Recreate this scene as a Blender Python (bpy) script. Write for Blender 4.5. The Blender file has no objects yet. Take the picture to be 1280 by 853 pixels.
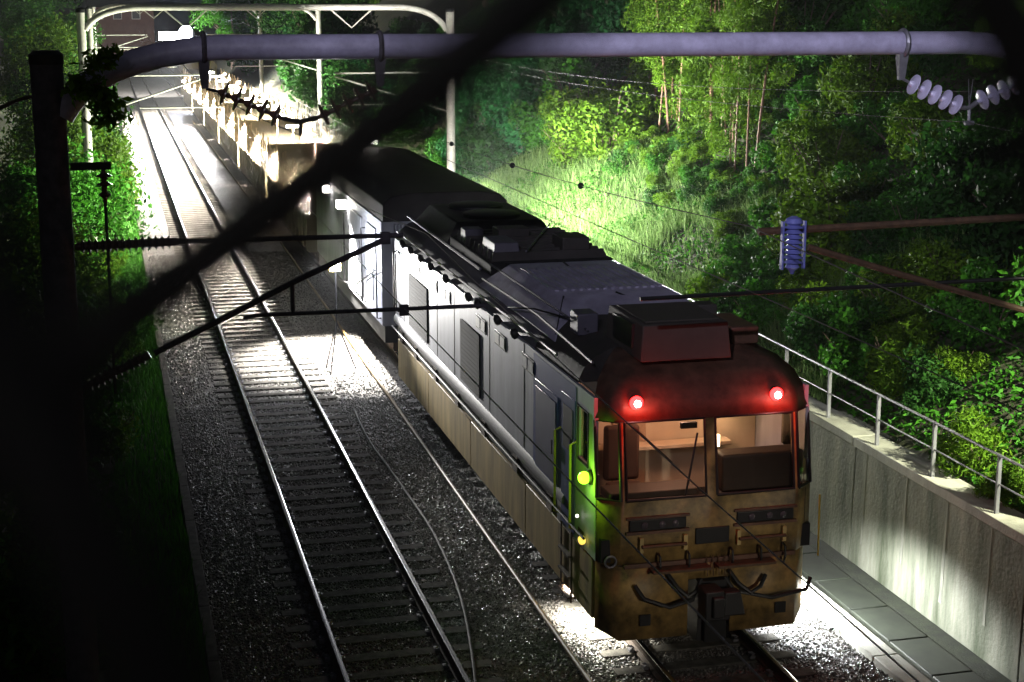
import bpy, bmesh, math, random
import numpy as np
from mathutils import Vector, Matrix
R = math.radians
PI = math.pi
rng = np.random.default_rng(7)
random.seed(7)
S = bpy.context.scene
COL = S.collection

# ------------------------------------------------------------------ camera
cam_d = bpy.data.cameras.new('camera')
cam = bpy.data.objects.new('camera', cam_d)
COL.objects.link(cam)
S.camera = cam
cam_d.sensor_width = 36.0
cam_d.lens = 1983 / 1280 * 36
cam_d.clip_start = 0.01
cam_d.clip_end = 3000
cam.matrix_world = Matrix((( 0.9696, 0.0510, -0.2395, 0.0),
                           (-0.2448, 0.2020, -0.9483, 0.0),
                           ( 0.0,    0.9780,  0.2084, 8.4),
                           (0, 0, 0, 1)))
cam_d.dof.use_dof = True
cam_d.dof.focus_distance = 24.0
cam_d.dof.aperture_fstop = 10.0

# ------------------------------------------------------------------ dusk sky
world = bpy.data.worlds.new('World')
S.world = world
world.use_nodes = True
wn = world.node_tree
wn.nodes.clear()
wo = wn.nodes.new('ShaderNodeOutputWorld')
bg = wn.nodes.new('ShaderNodeBackground')
sky = wn.nodes.new('ShaderNodeTexSky')
sky.sky_type = 'NISHITA'
sky.sun_disc = False
sky.sun_elevation = R(-2.0)
sky.sun_rotation = R(200)
wn.links.new(sky.outputs[0], bg.inputs[0])
wn.links.new(bg.outputs[0], wo.inputs[0])
bg.inputs[1].default_value = 0.15
S.view_settings.view_transform = 'Standard'
S.view_settings.look = 'None'
S.view_settings.exposure = 0.0
S.view_settings.gamma = 1.0
S.view_settings.use_curve_mapping = False
S.cycles.max_bounces = 6
S.cycles.diffuse_bounces = 3
S.cycles.glossy_bounces = 3
S.cycles.transmission_bounces = 4
S.cycles.transparent_max_bounces = 6
S.cycles.sample_clamp_indirect = 4.0
S.cycles.caustics_reflective = False
S.cycles.caustics_refractive = False
S.cycles.use_denoising = True
S.cycles.use_light_tree = True

# ------------------------------------------------------------------ materials
def mat(name, col, rough=0.6, metal=0.0, var=0.25, scale=3.0, bump=0.0, bscale=30.0, col2=None, streak=False, spec=0.5, coat=0.0):
    m = bpy.data.materials.new(name)
    m.use_nodes = True
    nt = m.node_tree
    b = nt.nodes['Principled BSDF']
    b.inputs['Roughness'].default_value = rough
    b.inputs['Metallic'].default_value = metal
    b.inputs['Specular IOR Level'].default_value = spec
    b.inputs['Coat Weight'].default_value = coat
    tc = nt.nodes.new('ShaderNodeTexCoord')
    mp = nt.nodes.new('ShaderNodeMapping')
    nt.links.new(tc.outputs['Object'], mp.inputs[0])
    if streak:
        mp.inputs['Scale'].default_value = (1.0, 1.0, 0.16)
    n = nt.nodes.new('ShaderNodeTexNoise')
    n.inputs['Scale'].default_value = scale
    n.inputs['Detail'].default_value = 6
    n.inputs['Roughness'].default_value = 0.65
    nt.links.new(mp.outputs[0], n.inputs[0])
    rp = nt.nodes.new('ShaderNodeValToRGB')
    c2 = col2 if col2 else tuple(c * (1 - var) for c in col)
    rp.color_ramp.elements[0].position = 0.35
    rp.color_ramp.elements[1].position = 0.65
    rp.color_ramp.elements[0].color = (*c2, 1)
    rp.color_ramp.elements[1].color = (*col, 1)
    nt.links.new(n.outputs[0], rp.inputs[0])
    nt.links.new(rp.outputs[0], b.inputs['Base Color'])
    if bump > 0:
        n2 = nt.nodes.new('ShaderNodeTexNoise')
        n2.inputs['Scale'].default_value = bscale
        n2.inputs['Detail'].default_value = 4
        nt.links.new(tc.outputs['Object'], n2.inputs[0])
        bp = nt.nodes.new('ShaderNodeBump')
        bp.inputs['Strength'].default_value = bump
        bp.inputs['Distance'].default_value = 0.02
        nt.links.new(n2.outputs[0], bp.inputs['Height'])
        nt.links.new(bp.outputs[0], b.inputs['Normal'])
    return m

def emis(name, col, strength):
    m = bpy.data.materials.new(name)
    m.use_nodes = True
    b = m.node_tree.nodes['Principled BSDF']
    b.inputs['Base Color'].default_value = (*[min(1, c) for c in col], 1)
    b.inputs['Emission Color'].default_value = (*col, 1)
    b.inputs['Emission Strength'].default_value = strength
    return m

def leafmat(name, c1, c2, trans=0.35, scale=1.3):
    m = bpy.data.materials.new(name)
    m.use_nodes = True
    nt = m.node_tree
    nt.nodes.clear()
    out = nt.nodes.new('ShaderNodeOutputMaterial')
    geo = nt.nodes.new('ShaderNodeNewGeometry')
    oi = nt.nodes.new('ShaderNodeObjectInfo')
    n = nt.nodes.new('ShaderNodeTexNoise')
    n.inputs['Scale'].default_value = scale
    nt.links.new(geo.outputs['Position'], n.inputs[0])
    ad = nt.nodes.new('ShaderNodeMath'); ad.operation = 'MULTIPLY_ADD'
    ad.inputs[1].default_value = 0.45; 
    nt.links.new(geo.outputs['Random Per Island'], ad.inputs[0])
    mu = nt.nodes.new('ShaderNodeMath'); mu.operation = 'MULTIPLY_ADD'
    mu.inputs[1].default_value = 0.9; mu.inputs[2].default_value = -0.18
    nt.links.new(n.outputs[0], mu.inputs[0])
    nt.links.new(mu.outputs[0], ad.inputs[2])
    rp = nt.nodes.new('ShaderNodeValToRGB')
    rp.color_ramp.elements[0].color = (*c1, 1)
    rp.color_ramp.elements[1].color = (*c2, 1)
    nt.links.new(ad.outputs[0], rp.inputs[0])
    hs = nt.nodes.new('ShaderNodeHueSaturation')
    mr = nt.nodes.new('ShaderNodeMapRange')
    mr.inputs[3].default_value = 0.65; mr.inputs[4].default_value = 1.25
    nt.links.new(oi.outputs['Random'], mr.inputs[0])
    nt.links.new(mr.outputs[0], hs.inputs['Value'])
    nt.links.new(rp.outputs[0], hs.inputs['Color'])
    p = nt.nodes.new('ShaderNodeBsdfPrincipled')
    p.inputs['Roughness'].default_value = 0.65
    p.inputs['Specular IOR Level'].default_value = 0.15
    nt.links.new(hs.outputs[0], p.inputs['Base Color'])
    t = nt.nodes.new('ShaderNodeBsdfTranslucent')
    nt.links.new(hs.outputs[0], t.inputs[0])
    mx = nt.nodes.new('ShaderNodeMixShader')
    mx.inputs[0].default_value = trans
    nt.links.new(p.outputs[0], mx.inputs[1]); nt.links.new(t.outputs[0], mx.inputs[2])
    nt.links.new(mx.outputs[0], out.inputs[0])
    return m

M = {}
M['body'] = mat('grey_body_paint', (.52, .53, .60), .5, 0, .38, 1.6, .08, 12, streak=True)
M['blue'] = mat('blue_body_paint', (.10, .12, .36), .4, 0, .2, 2.5, .05, 12, streak=True)
M['skirt'] = mat('dusty_cream_skirt', (.52, .38, .15), .6, 0, .5, 3.5, .15, 20, streak=True)
M['front'] = mat('grimy_cream_front_paint', (.29, .185, .06), .55, 0, .78, 3.2, .12, 14)
M['brow'] = mat('brown_roof_brow_paint', (.12, .055, .035), .6, 0, .55, 5, .1, 14)
M['roof'] = mat('lavender_grey_roof_paint', (.09, .085, .12), .55, 0, .35, 2, .2, 9)
M['rooflight'] = mat('pale_lavender_hatch_paint', (.36, .34, .46), .5, 0, .4, 2.2, .1, 9)
M['darkroof'] = mat('sooty_dark_roof', (.035, .030, .030), .7, 0, .4, 3, .3, 9)
M['black'] = mat('black_metal', (.015, .015, .017), .5, .3, .3, 5)
M['grille'] = mat('dark_louvre_metal', (.004, .004, .005), .95, .0, .3, 8)
M['steel'] = mat('galvanised_steel', (.24, .24, .27), .5, .6, .3, 6, .1)
M['rust'] = mat('rusty_iron', (.10, .055, .03), .75, .2, .5, 12, .3, 60)
M['rail'] = mat('polished_rail_head', (.55, .55, .56), .22, 1.0, .2, 8)
M['railside'] = mat('rusty_rail_web', (.055, .035, .025), .8, .1, .4, 10)
M['concrete'] = mat('stained_concrete', (.33, .33, .28), .85, 0, .4, 1.6, .4, 20, streak=True)
M['wallc'] = mat('mossy_wall_concrete', (.22, .22, .17), .85, 0, .45, 1.8, .5, 18, col2=(.035, .045, .02), streak=True)
M['sleeper'] = mat('concrete_sleeper', (.10, .095, .085), .9, 0, .6, 6, .3, 40, spec=.15)
M['pole'] = mat('pale_lilac_pole_paint', (.42, .40, .56), .45, 0, .35, 4, .15, 30)
M['pole2'] = mat('pale_cream_pole_paint', (.60, .58, .52), .5, 0, .3, 4)
M['mast'] = mat('weathered_dark_mast_concrete', (.10, .09, .11), .8, 0, .55, 7, .4, 20)
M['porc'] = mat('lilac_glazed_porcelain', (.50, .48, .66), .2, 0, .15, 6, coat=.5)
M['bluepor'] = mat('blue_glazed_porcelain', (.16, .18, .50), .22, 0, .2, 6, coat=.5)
M['darkpor'] = mat('brown_and_silhouette_porcelain', (.10, .05, .035), .25, 0, .2, 6, coat=.5)
M['wire'] = mat('dull_copper_wire', (.06, .055, .05), .8, .0, .2, 6)
M['wirel'] = mat('bright_worn_wire', (.45, .44, .46), .35, .9, .2, 6)
M['yellow'] = mat('yellow_paint', (.65, .50, .06), .45, 0, .2, 6)
M['ochre'] = mat('ochre_conduit', (.20, .12, .04), .5, 0, .4, 3)
M['cream'] = mat('cream_cab_lining', (.62, .50, .36), .6, 0, .12, 3)
M['seat'] = mat('brown_seat_cloth', (.07, .035, .025), .9, 0, .2, 8)
M['desk'] = mat('dark_brown_desk', (.05, .03, .02), .6, 0, .2, 5)
M['fence'] = mat('dark_coated_fence_wire', (.05, .05, .06), .6, 0, .2, 200)
M['wagon'] = mat('olive_brown_wagon_paint', (.17, .14, .07), .6, 0, .4, 2, .2, 12, streak=True)
M['stake'] = mat('cream_stake_paint', (.55, .42, .28), .55, 0, .3, 3)
M['whitep'] = mat('off_white_paint', (.72, .70, .64), .5, 0, .12, 3)
M['house'] = mat('brown_wall_boards', (.16, .07, .05), .7, 0, .3, 2)
M['bark'] = mat('grey_brown_bark', (.10, .07, .05), .9, 0, .4, 8, .5, 30)
M['culm'] = mat('reddish_bamboo_culm', (.22, .115, .06), .6, 0, .6, 2.0)
M['leaf'] = leafmat('mid_green_leaves', (.008, .045, .004), (.05, .19, .012))
M['leafy'] = leafmat('yellow_green_leaves', (.022, .07, .004), (.13, .25, .012))
M['leafd'] = leafmat('dark_green_leaves', (.006, .030, .005), (.03, .11, .014))
M['leafb'] = leafmat('blue_green_leaves', (.006, .05, .014), (.03, .18, .045))
M['grass'] = leafmat('grass_blades', (.06, .13, .025), (.26, .40, .13), .4)
M['boxg'] = mat('beige_roof_box_paint', (.05, .042, .036), .8, 0, .2, 4)
M['lampglass'] = mat('dark_lamp_glass', (.06, .055, .07), .08, 0, .2, 8, coat=1)
M['redlens'] = emis('red_lamp_lens', (1.0, .014, .014), 14)
M['redcore'] = emis('red_lamp_filament', (1.0, .55, .50), 90)
M['greenlens'] = emis('green_lamp_lens', (.30, 1.0, .02), 5)
M['whitelens'] = emis('white_lamp_lens', (1.0, .95, .85), 60)
M['bluelens'] = emis('cold_headlamp_lens', (.80, .85, 1.0), 900)
M['warmlens'] = emis('warm_cab_lamp_lens', (1.0, .70, .42), 8)

def glassmat():
    m = bpy.data.materials.new('cab_glass'); m.use_nodes = True
    nt = m.node_tree; nt.nodes.clear()
    o = nt.nodes.new('ShaderNodeOutputMaterial')
    a = nt.nodes.new('ShaderNodeBsdfTransparent'); a.inputs[0].default_value = (.82, .80, .78, 1)
    g = nt.nodes.new('ShaderNodeBsdfGlossy'); g.inputs['Roughness'].default_value = .04
    f = nt.nodes.new('ShaderNodeFresnel'); f.inputs[0].default_value = 1.5
    x = nt.nodes.new('ShaderNodeMixShader')
    nt.links.new(f.outputs[0], x.inputs[0]); nt.links.new(a.outputs[0], x.inputs[1]); nt.links.new(g.outputs[0], x.inputs[2])
    nt.links.new(x.outputs[0], o.inputs[0])
    return m
M['glass'] = glassmat()

def ballastmat(name, base, dark):
    m = bpy.data.materials.new(name); m.use_nodes = True
    nt = m.node_tree; b = nt.nodes['Principled BSDF']
    tc = nt.nodes.new('ShaderNodeTexCoord')
    v = nt.nodes.new('ShaderNodeTexVoronoi'); v.inputs['Scale'].default_value = 22
    nt.links.new(tc.outputs['Object'], v.inputs[0])
    n = nt.nodes.new('ShaderNodeTexNoise'); n.inputs['Scale'].default_value = .9; n.inputs['Detail'].default_value = 5
    nt.links.new(tc.outputs['Object'], n.inputs[0])
    sp = nt.nodes.new('ShaderNodeSeparateColor')
    nt.links.new(v.outputs['Color'], sp.inputs[0])
    ad = nt.nodes.new('ShaderNodeMath'); ad.operation = 'MULTIPLY_ADD'; ad.inputs[1].default_value = .6
    nt.links.new(sp.outputs[0], ad.inputs[0]); nt.links.new(n.outputs[0], ad.inputs[2])
    rp = nt.nodes.new('ShaderNodeValToRGB')
    rp.color_ramp.elements[0].position = .35; rp.color_ramp.elements[0].color = (*dark, 1)
    rp.color_ramp.elements[1].position = 1.05; rp.color_ramp.elements[1].color = (*base, 1)
    nt.links.new(ad.outputs[0], rp.inputs[0])
    nt.links.new(rp.outputs[0], b.inputs['Base Color'])
    b.inputs['Roughness'].default_value = .5
    bp = nt.nodes.new('ShaderNodeBump'); bp.inputs['Strength'].default_value = 1.0; bp.inputs['Distance'].default_value = .03
    bp.invert = True
    nt.links.new(v.outputs['Distance'], bp.inputs['Height'])
    nt.links.new(bp.outputs[0], b.inputs['Normal'])
    return m
M['ballast'] = ballastmat('ballast_bed', (.14, .13, .12), (.03, .027, .024))
def stonemat():
    m = bpy.data.materials.new('ballast_stone'); m.use_nodes = True
    nt = m.node_tree; b = nt.nodes['Principled BSDF']
    g = nt.nodes.new('ShaderNodeNewGeometry')
    rp = nt.nodes.new('ShaderNodeValToRGB')
    rp.color_ramp.elements[0].color = (.03, .027, .024, 1); rp.color_ramp.elements[1].color = (.20, .19, .18, 1)
    nt.links.new(g.outputs['Random Per Island'], rp.inputs[0]); nt.links.new(rp.outputs[0], b.inputs['Base Color'])
    b.inputs['Roughness'].default_value = .3
    return m
M['stone'] = stonemat()
def soilmat():
    return mat('mossy_soil', (.035, .045, .015), .95, 0, .6, 1.5, .6, 8, col2=(.02, .015, .01))
M['soil'] = soilmat()

# ------------------------------------------------------------------ mesh builder
class MB:
    def __init__(s): s.v = []; s.f = []
    def add(s, vs, fs):
        o = len(s.v); s.v += [tuple(map(float, p)) for p in vs]; s.f += [tuple(i + o for i in f) for f in fs]; return s
    def box(s, x0, x1, y0, y1, z0, z1):
        return s.add([(x0,y0,z0),(x1,y0,z0),(x1,y1,z0),(x0,y1,z0),(x0,y0,z1),(x1,y0,z1),(x1,y1,z1),(x0,y1,z1)],
                     [(3,2,1,0),(4,5,6,7),(0,1,5,4),(1,2,6,5),(2,3,7,6),(3,0,4,7)])
    def prism(s, prof, y0, y1, y0b=None, y1b=None):
        n = len(prof)
        v = [(x, y0, z) for x, z in prof] + [(x, y1, z) for x, z in prof]
        f = [(i, (i+1) % n, n + (i+1) % n, n + i) for i in range(n)] + [tuple(range(n))[::-1], tuple(range(n, 2*n))]
        return s.add(v, f)
    def frustum(s, x0,x1,y0,y1,z0, X0,X1,Y0,Y1,z1):
        return s.add([(x0,y0,z0),(x1,y0,z0),(x1,y1,z0),(x0,y1,z0),(X0,Y0,z1),(X1,Y0,z1),(X1,Y1,z1),(X0,Y1,z1)],
                     [(3,2,1,0),(4,5,6,7),(0,1,5,4),(1,2,6,5),(2,3,7,6),(3,0,4,7)])
    def tube(s, pts, r, n=8, cap=True):
        pts = [Vector(p) for p in pts]; rs = r if isinstance(r, (list, tuple)) else [r] * len(pts)
        vs = []; fs = []
        up = Vector((0,0,1)); pu = None
        for i, p in enumerate(pts):
            d = (pts[min(i+1, len(pts)-1)] - pts[max(i-1, 0)])
            if d.length < 1e-9: d = Vector((0,0,1))
            d.normalize()
            if pu is None:
                a = up if abs(d.z) < .9 else Vector((1,0,0))
                u = d.cross(a).normalized()
            else:
                u = (pu - d * pu.dot(d)).normalized()
            pu = u; w = d.cross(u)
            for k in range(n):
                t = 2*PI*k/n; vs.append(p + (u*math.cos(t) + w*math.sin(t)) * rs[i])
        for i in range(len(pts)-1):
            for k in range(n):
                a = i*n+k; b = i*n+(k+1) % n
                fs.append((a, b, b+n, a+n))
        if cap:
            fs.append(tuple(range(n))[::-1]); fs.append(tuple(range((len(pts)-1)*n, len(pts)*n)))
        return s.add(vs, fs)
    def lathe(s, p0, p1, prof, n=16):
        """prof: list of (t along p0->p1 in metres, radius)"""
        p0 = Vector(p0); d = (Vector(p1) - p0).normalized()
        pts = [p0 + d*t for t, r in prof]
        a = Vector((0,0,1)) if abs(d.z) < .9 else Vector((1,0,0))
        u = d.cross(a).normalized(); w = d.cross(u)
        vs = []; fs = []
        for p, (t, r) in zip(pts, prof):
            for k in range(n):
                q = 2*PI*k/n; vs.append(p + (u*math.cos(q) + w*math.sin(q)) * max(r, 1e-4))
        for i in range(len(prof)-1):
            for k in range(n):
                a_ = i*n+k; b_ = i*n+(k+1) % n
                fs.append((a_, b_, b_+n, a_+n))
        fs.append(tuple(range(n))[::-1]); fs.append(tuple(range((len(prof)-1)*n, len(prof)*n)))
        return s.add(vs, fs)
    def sphere(s, c, r, n=12, m=8, sc=(1,1,1)):
        c = Vector(c); vs = []; fs = []
        for i in range(m+1):
            th = PI*i/m
            for k in range(n):
                ph = 2*PI*k/n
                vs.append((c.x + r*sc[0]*math.sin(th)*math.cos(ph), c.y + r*sc[1]*math.sin(th)*math.sin(ph), c.z + r*sc[2]*math.cos(th)))
        for i in range(m):
            for k in range(n):
                a = i*n+k; b = i*n+(k+1) % n
                fs.append((a, a+n, b+n, b))
        return s.add(vs, fs)
    def build(s, name, m, parent=None, bevel=0, solid=0, smooth=True):
        v = np.array(s.v, dtype=float)
        if parent is not None:
            v = v - np.array(ORG[parent.name])
        me = bpy.data.meshes.new(name)
        me.from_pydata(v.tolist(), [], s.f)
        me.materials.append(m)
        if solid:
            bm = bmesh.new(); bm.from_mesh(me); bmesh.ops.remove_doubles(bm, verts=bm.verts, dist=.0005); bm.to_mesh(me); bm.free()
        if smooth:
            me.polygons.foreach_set('use_smooth', [True]*len(me.polygons))
            me.set_sharp_from_angle(angle=R(35))
        me.update()
        o = bpy.data.objects.new(name, me); COL.objects.link(o)
        if parent is not None:
            o.parent = parent; ORG[o.name] = ORG[parent.name]
        else: ORG[o.name] = (0,0,0)
        if solid:
            q = o.modifiers.new('solid', 'SOLIDIFY'); q.thickness = solid; q.offset = -1
        if bevel:
            q = o.modifiers.new('bevel', 'BEVEL'); q.width = bevel; q.segments = 2; q.limit_method = 'ANGLE'; q.angle_limit = R(40)
        return o
ORG = {}
def tag(o, label=None, cat=None, group=None, kind=None):
    if label: o['label'] = label
    if cat: o['category'] = cat
    if group: o['group'] = group
    if kind: o['kind'] = kind
    return o
def empty(name, loc, label=None, cat=None, group=None):
    o = bpy.data.objects.new(name, None); COL.objects.link(o); o.location = loc; o.empty_display_size = .2
    ORG[o.name] = tuple(loc)
    return tag(o, label, cat, group)
def copy_tree(o, parent=None):
    c = o.copy(); COL.objects.link(c)
    if parent is not None: c.parent = parent
    for ch in list(o.children): copy_tree(ch, c)
    return c
def light(kind, name, loc, power, col=(1,1,1), parent=None, target=None, cone=90, blend=.5, size=.05):
    d = bpy.data.lights.new(name, kind); d.energy = power; d.color = col
    if kind in ('POINT', 'SPOT'): d.shadow_soft_size = size
    if kind == 'SPOT': d.spot_size = R(cone); d.spot_blend = blend
    o = bpy.data.objects.new(name, d); COL.objects.link(o)
    l = Vector(loc)
    if parent is not None:
        o.parent = parent; o.location = l - Vector(ORG[parent.name])
    else: o.location = l
    if target is not None:
        o.rotation_euler = (Vector(target) - l).to_track_quat('-Z', 'Y').to_euler()
    return o
def fastmesh(name, V, F, m, smooth=False):
    """V (n,3) array, F (k, m) int array of equal polygon size"""
    me = bpy.data.meshes.new(name)
    n, k = F.shape
    me.vertices.add(len(V)); me.vertices.foreach_set('co', V.astype(np.float32).ravel())
    me.loops.add(n*k); me.loops.foreach_set('vertex_index', F.astype(np.int32).ravel())
    me.polygons.add(n); me.polygons.foreach_set('loop_start', np.arange(0, n*k, k, dtype=np.int32))
    me.materials.append(m)
    me.update(calc_edges=True); me.validate()
    return me
def linkmesh(name, me, parent=None, loc=(0,0,0)):
    o = bpy.data.objects.new(name, me); COL.objects.link(o); o.location = loc
    if parent: o.parent = parent
    ORG[o.name] = tuple(loc)
    return o

# ------------------------------------------------------------------ terrain
XL = 2.57; XR = 4.05; XL2 = 6.58; XR2 = 8.08; XW = 11.1
def hill_z(x, y):
    """height of the cutting slope behind the wall"""
    t = x - (XW + .35)
    return 1.62 + t*.80 + .25*math.sin(y*.31 + x*.5) * min(1, t*.5) + .18*math.sin(y*.83+1.7*x) * min(1, t*.5)
def left_z(x, y):
    t = .55 - x
    return -.22 + (max(0, t-1.4))*.55 + .12*math.sin(y*.5+x) * min(1, max(0, t))
def grid(name, xs, ys, fz, m):
    V = np.array([[x, y, fz(x, y)] for y in ys for x in xs]); nx = len(xs)
    F = np.array([[j*nx+i, j*nx+i+1, (j+1)*nx+i+1, (j+1)*nx+i] for j in range(len(ys)-1) for i in range(nx-1)])
    me = fastmesh(name, V, F, m); me.polygons.foreach_set('use_smooth', [True]*len(me.polygons))
    return linkmesh(name, me)
ys = list(np.arange(-20, 120, 1.2)) + list(np.arange(120, 900, 20))
tag(grid('ground', [-900, -300, -60, 0, 1.05, 6, 11.5, 30, 100, 900], [-400, -20, 0, 40, 100, 200, 400, 900, 1500], lambda x, y: -.55, M['soil']), kind='structure')
tag(grid('track_bed', list(np.linspace(1.0, 11.15, 30)), ys, lambda x, y: -.205 - (.1 if x > 9.6 else 0) - .05*max(0, 1.5 - x) + .006*math.sin(3*y+5*x), M['ballast']), kind='structure')
tag(grid('right_slope', [XW+.3, XW+.5] + list(np.arange(XW+1, 30, .8)) + [60, 200], ys, lambda x, y: hill_z(min(x, 26), y), M['soil']), kind='structure')
tag(grid('left_slope', [-200, -60] + list(np.arange(-26, .9, .8)) + [.92], ys, lambda x, y: left_z(max(x, -18), y), M['soil']), kind='structure')
# kerb between the trackbed and the grass
k = MB(); 
for i in range(60): k.box(.90, 1.06, 14 + i*2.0, 15.99 + i*2.0, -.5, -.10)
tag(k.build('kerb', M['sleeper'], bevel=.01), kind='structure')
tag(grid('dark_ground_strip', [9.88, 10.3, 10.7, XW-.002], ys, lambda x, y: -.292, mat('dark_strip', (.022,.028,.012), .95, 0, .6, 5, .5, 30)), kind='structure')  # thin dark sheet over the ballast, added to darken the ground

# ------------------------------------------------------------------ rails, sleepers, ballast stones
def rail(x, lab):
    e = empty('rail', (x, 0, 0), lab, 'rail', 'running rails of the two tracks')
    prof = [(-.07,-.165),(.07,-.165),(.07,-.150),(.012,-.128),(.010,-.045),(.034,-.034),(.034,-.012),(-.034,-.012),(-.034,-.034),(-.010,-.045),(-.012,-.128),(-.07,-.150)]
    MB().prism([(x+a, z) for a, z in prof], 4, 230).build('rail_web', M['railside'], e, smooth=False)
    MB().prism([(x-.033,-.0115),(x+.033,-.0115),(x+.030,-.002),(x+.018,.001),(x-.018,.001),(x-.030,-.002)], 4, 230).build('rail_head', M['rail'], e)
rail(XL, 'left rail of the empty track, running beside the gravel shoulder')
rail(XR, 'right rail of the empty track, nearer the train')
rail(XL2, 'left rail under the train, coming out below its front left corner')
rail(XR2, 'right rail under the train, shiny where it leaves the front skirt')
sl = empty('sleeper', (3.31, 16.2, 0), 'concrete sleeper lying across the empty track with clips at the rails', 'sleeper', 'sleepers of the empty track')
MB().frustum(2.02, 4.60, 16.2-.14, 16.2+.14, -.36, 2.04, 4.58, 16.2-.115, 16.2+.115, -.166).build('sleeper_beam', M['sleeper'], sl, bevel=.01)
def clips(parent, y, xs):
    for x in xs:
        for sgn in (-1, 1):
            c = MB(); xx = x + sgn*.10
            c.box(xx-.035, xx+.035, y-.05, y+.05, -.168, -.135)
            c.tube([(xx-.03, y-.06, -.12), (xx+.03, y-.03, -.105), (xx-.03, y+.02, -.10), (xx+.03, y+.06, -.12)], .011, 5)
            c.build('rail_clip', M['steel'], parent)
clips(sl, 16.2, (XL, XR))
for i in range(1, 205):
    y = 16.2 + .6*i
    if y < 50:
        c = copy_tree(sl)
    else:
        c = sl.copy(); COL.objects.link(c)
        b = [q for q in sl.children if q.name.startswith('sleeper_beam')][0].copy(); COL.objects.link(b); b.parent = c
    c.location = (3.31 + random.uniform(-.01, .01), y + random.uniform(-.015, .015), 0)
sr = empty('sleeper', (7.33, 16.1, 0), 'concrete sleeper under the train track, showing ahead of the front skirt', 'sleeper', 'sleepers of the train track')
MB().frustum(6.04, 8.62, 16.1-.14, 16.1+.14, -.36, 6.06, 8.60, 16.1-.115, 16.1+.115, -.166).build('sleeper_beam', M['sleeper'], sr, bevel=.01)
clips(sr, 16.1, (XL2, XR2))
for i in range(1, 12):
    c = copy_tree(sr); c.location = (7.33, 16.1 + .6*i, 0)

def stones(n, x0, x1, y0, y1, size, z, excl=True):
    X = rng.uniform(x0, x1, n); Y = rng.uniform(y0, y1, n)
    keep = np.ones(n, bool)
    if excl:
        ph = np.abs(((Y - 16.2 + .3) % .6) - .3)
        keep &= ~((ph < .09) & (X > 2.03) & (X < 4.59))
        ph2 = np.abs(((Y - 16.1 + .3) % .6) - .3)
        keep &= ~((ph2 < .125) & (X > 6.05) & (X < 8.61))
        for r_ in (XL, XR, XL2, XR2): keep &= np.abs(X - r_) > .085
    X = X[keep]; Y = Y[keep]; n = len(X)
    base = np.array([[1,0,0],[0,1,0],[-1,0,0],[0,-1,0],[0,0,.8],[0,0,-.8]])
    tri = np.array([[0,1,4],[1,2,4],[2,3,4],[3,0,4],[1,0,5],[2,1,5],[3,2,5],[0,3,5]])
    s = size * rng.uniform(.5, 1.15, (n, 1, 1))
    P = base[None] * (1 + rng.uniform(-.35, .35, (n, 6, 3))) + rng.uniform(-.2, .2, (n, 6, 3))
    a, b, c = rng.uniform(0, 2*PI, (3, n))
    ca, sa, cb, sb = np.cos(a), np.sin(a), np.cos(b), np.sin(b)
    Rz = np.zeros((n,3,3)); Rz[:,0,0]=ca; Rz[:,0,1]=-sa; Rz[:,1,0]=sa; Rz[:,1,1]=ca; Rz[:,2,2]=1
    Rx = np.zeros((n,3,3)); Rx[:,0,0]=1; Rx[:,1,1]=cb; Rx[:,1,2]=-sb; Rx[:,2,1]=sb; Rx[:,2,2]=cb
    P = np.einsum('nij,nkj->nki', Rz @ Rx, P) * s
    P += np.stack([X, Y, np.full(n, z) + rng.uniform(-.012, .012, n)], 1)[:, None]
    F = (tri[None] + (np.arange(n)*6)[:, None, None]).reshape(-1, 3)
    return P.reshape(-1, 3), F
parts = [stones(80000, 1.07, 6.35, 16.0, 34, .024, -.186), stones(30000, 1.07, 6.4, 34, 56, .028, -.197),
         stones(9000, 6.3, 9.5, 16.0, 19.6, .023, -.197), stones(5000, 8.7, 9.5, 19.6, 24, .023, -.197)]
Vs = []; Fs = []; off = 0
for V_, F_ in parts: Vs.append(V_); Fs.append(F_ + off); off += len(V_)
tag(linkmesh('ballast', fastmesh('ballast', np.concatenate(Vs), np.concatenate(Fs), M['stone'])), kind='stuff')

# ------------------------------------------------------------------ wall, railing, troughs
w = MB()
for i in range(26):
    y0 = 7.3 + i*4.9
    w.prism([(XW, -.5), (XW+.03, 1.60), (XW+.40, 1.60), (XW+.40, -.5)], y0, y0+4.87)
wall = w.build('retaining_wall', M['wallc'], bevel=.015)
tag(wall, 'mossy grey concrete retaining wall right of the train, below the railing', 'wall')
cp = MB()
for i in range(26):
    y0 = 7.3 + i*4.9
    cp.box(XW-.03, XW+.44, y0, y0+4.87, 1.602, 1.75)
cp.build('coping', M['concrete'], wall, bevel=.012)
st = MB()
for yy in (16.6, 17.95, 19.1, 20.3, 21.6, 24.1, 26.5):
    zb_ = random.uniform(-.1, .5); w0 = random.uniform(.015, .04); w1 = random.uniform(.04, .09)
    st.add([(XW+.03*(zb_+.5)/2.1-.004, yy, zb_), (XW+.03*(zb_+.5)/2.1-.004, yy+w1, zb_), (XW+.025, yy+w0, 1.58), (XW+.025, yy, 1.58),
            (XW+.04, yy, zb_), (XW+.04, yy+w1, zb_), (XW+.04, yy+w0, 1.58), (XW+.04, yy, 1.58)], [(0,1,2,3),(4,7,6,5),(0,4,5,1),(1,5,6,2),(2,6,7,3),(3,7,4,0)])
st.build('lime_streak', mat('lime_stain', (.30,.30,.24), .9, 0, .6, 9, streak=True), wall)
rl = empty('railing', (XW+.15, 30, 1.75), 'thin steel handrail with square posts along the top of the concrete wall', 'railing')
MB().tube([(XW+.1, 8, 2.55), (XW+.1, 110, 2.55)], .02, 8).build('top_rail', M['steel'], rl)
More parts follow.
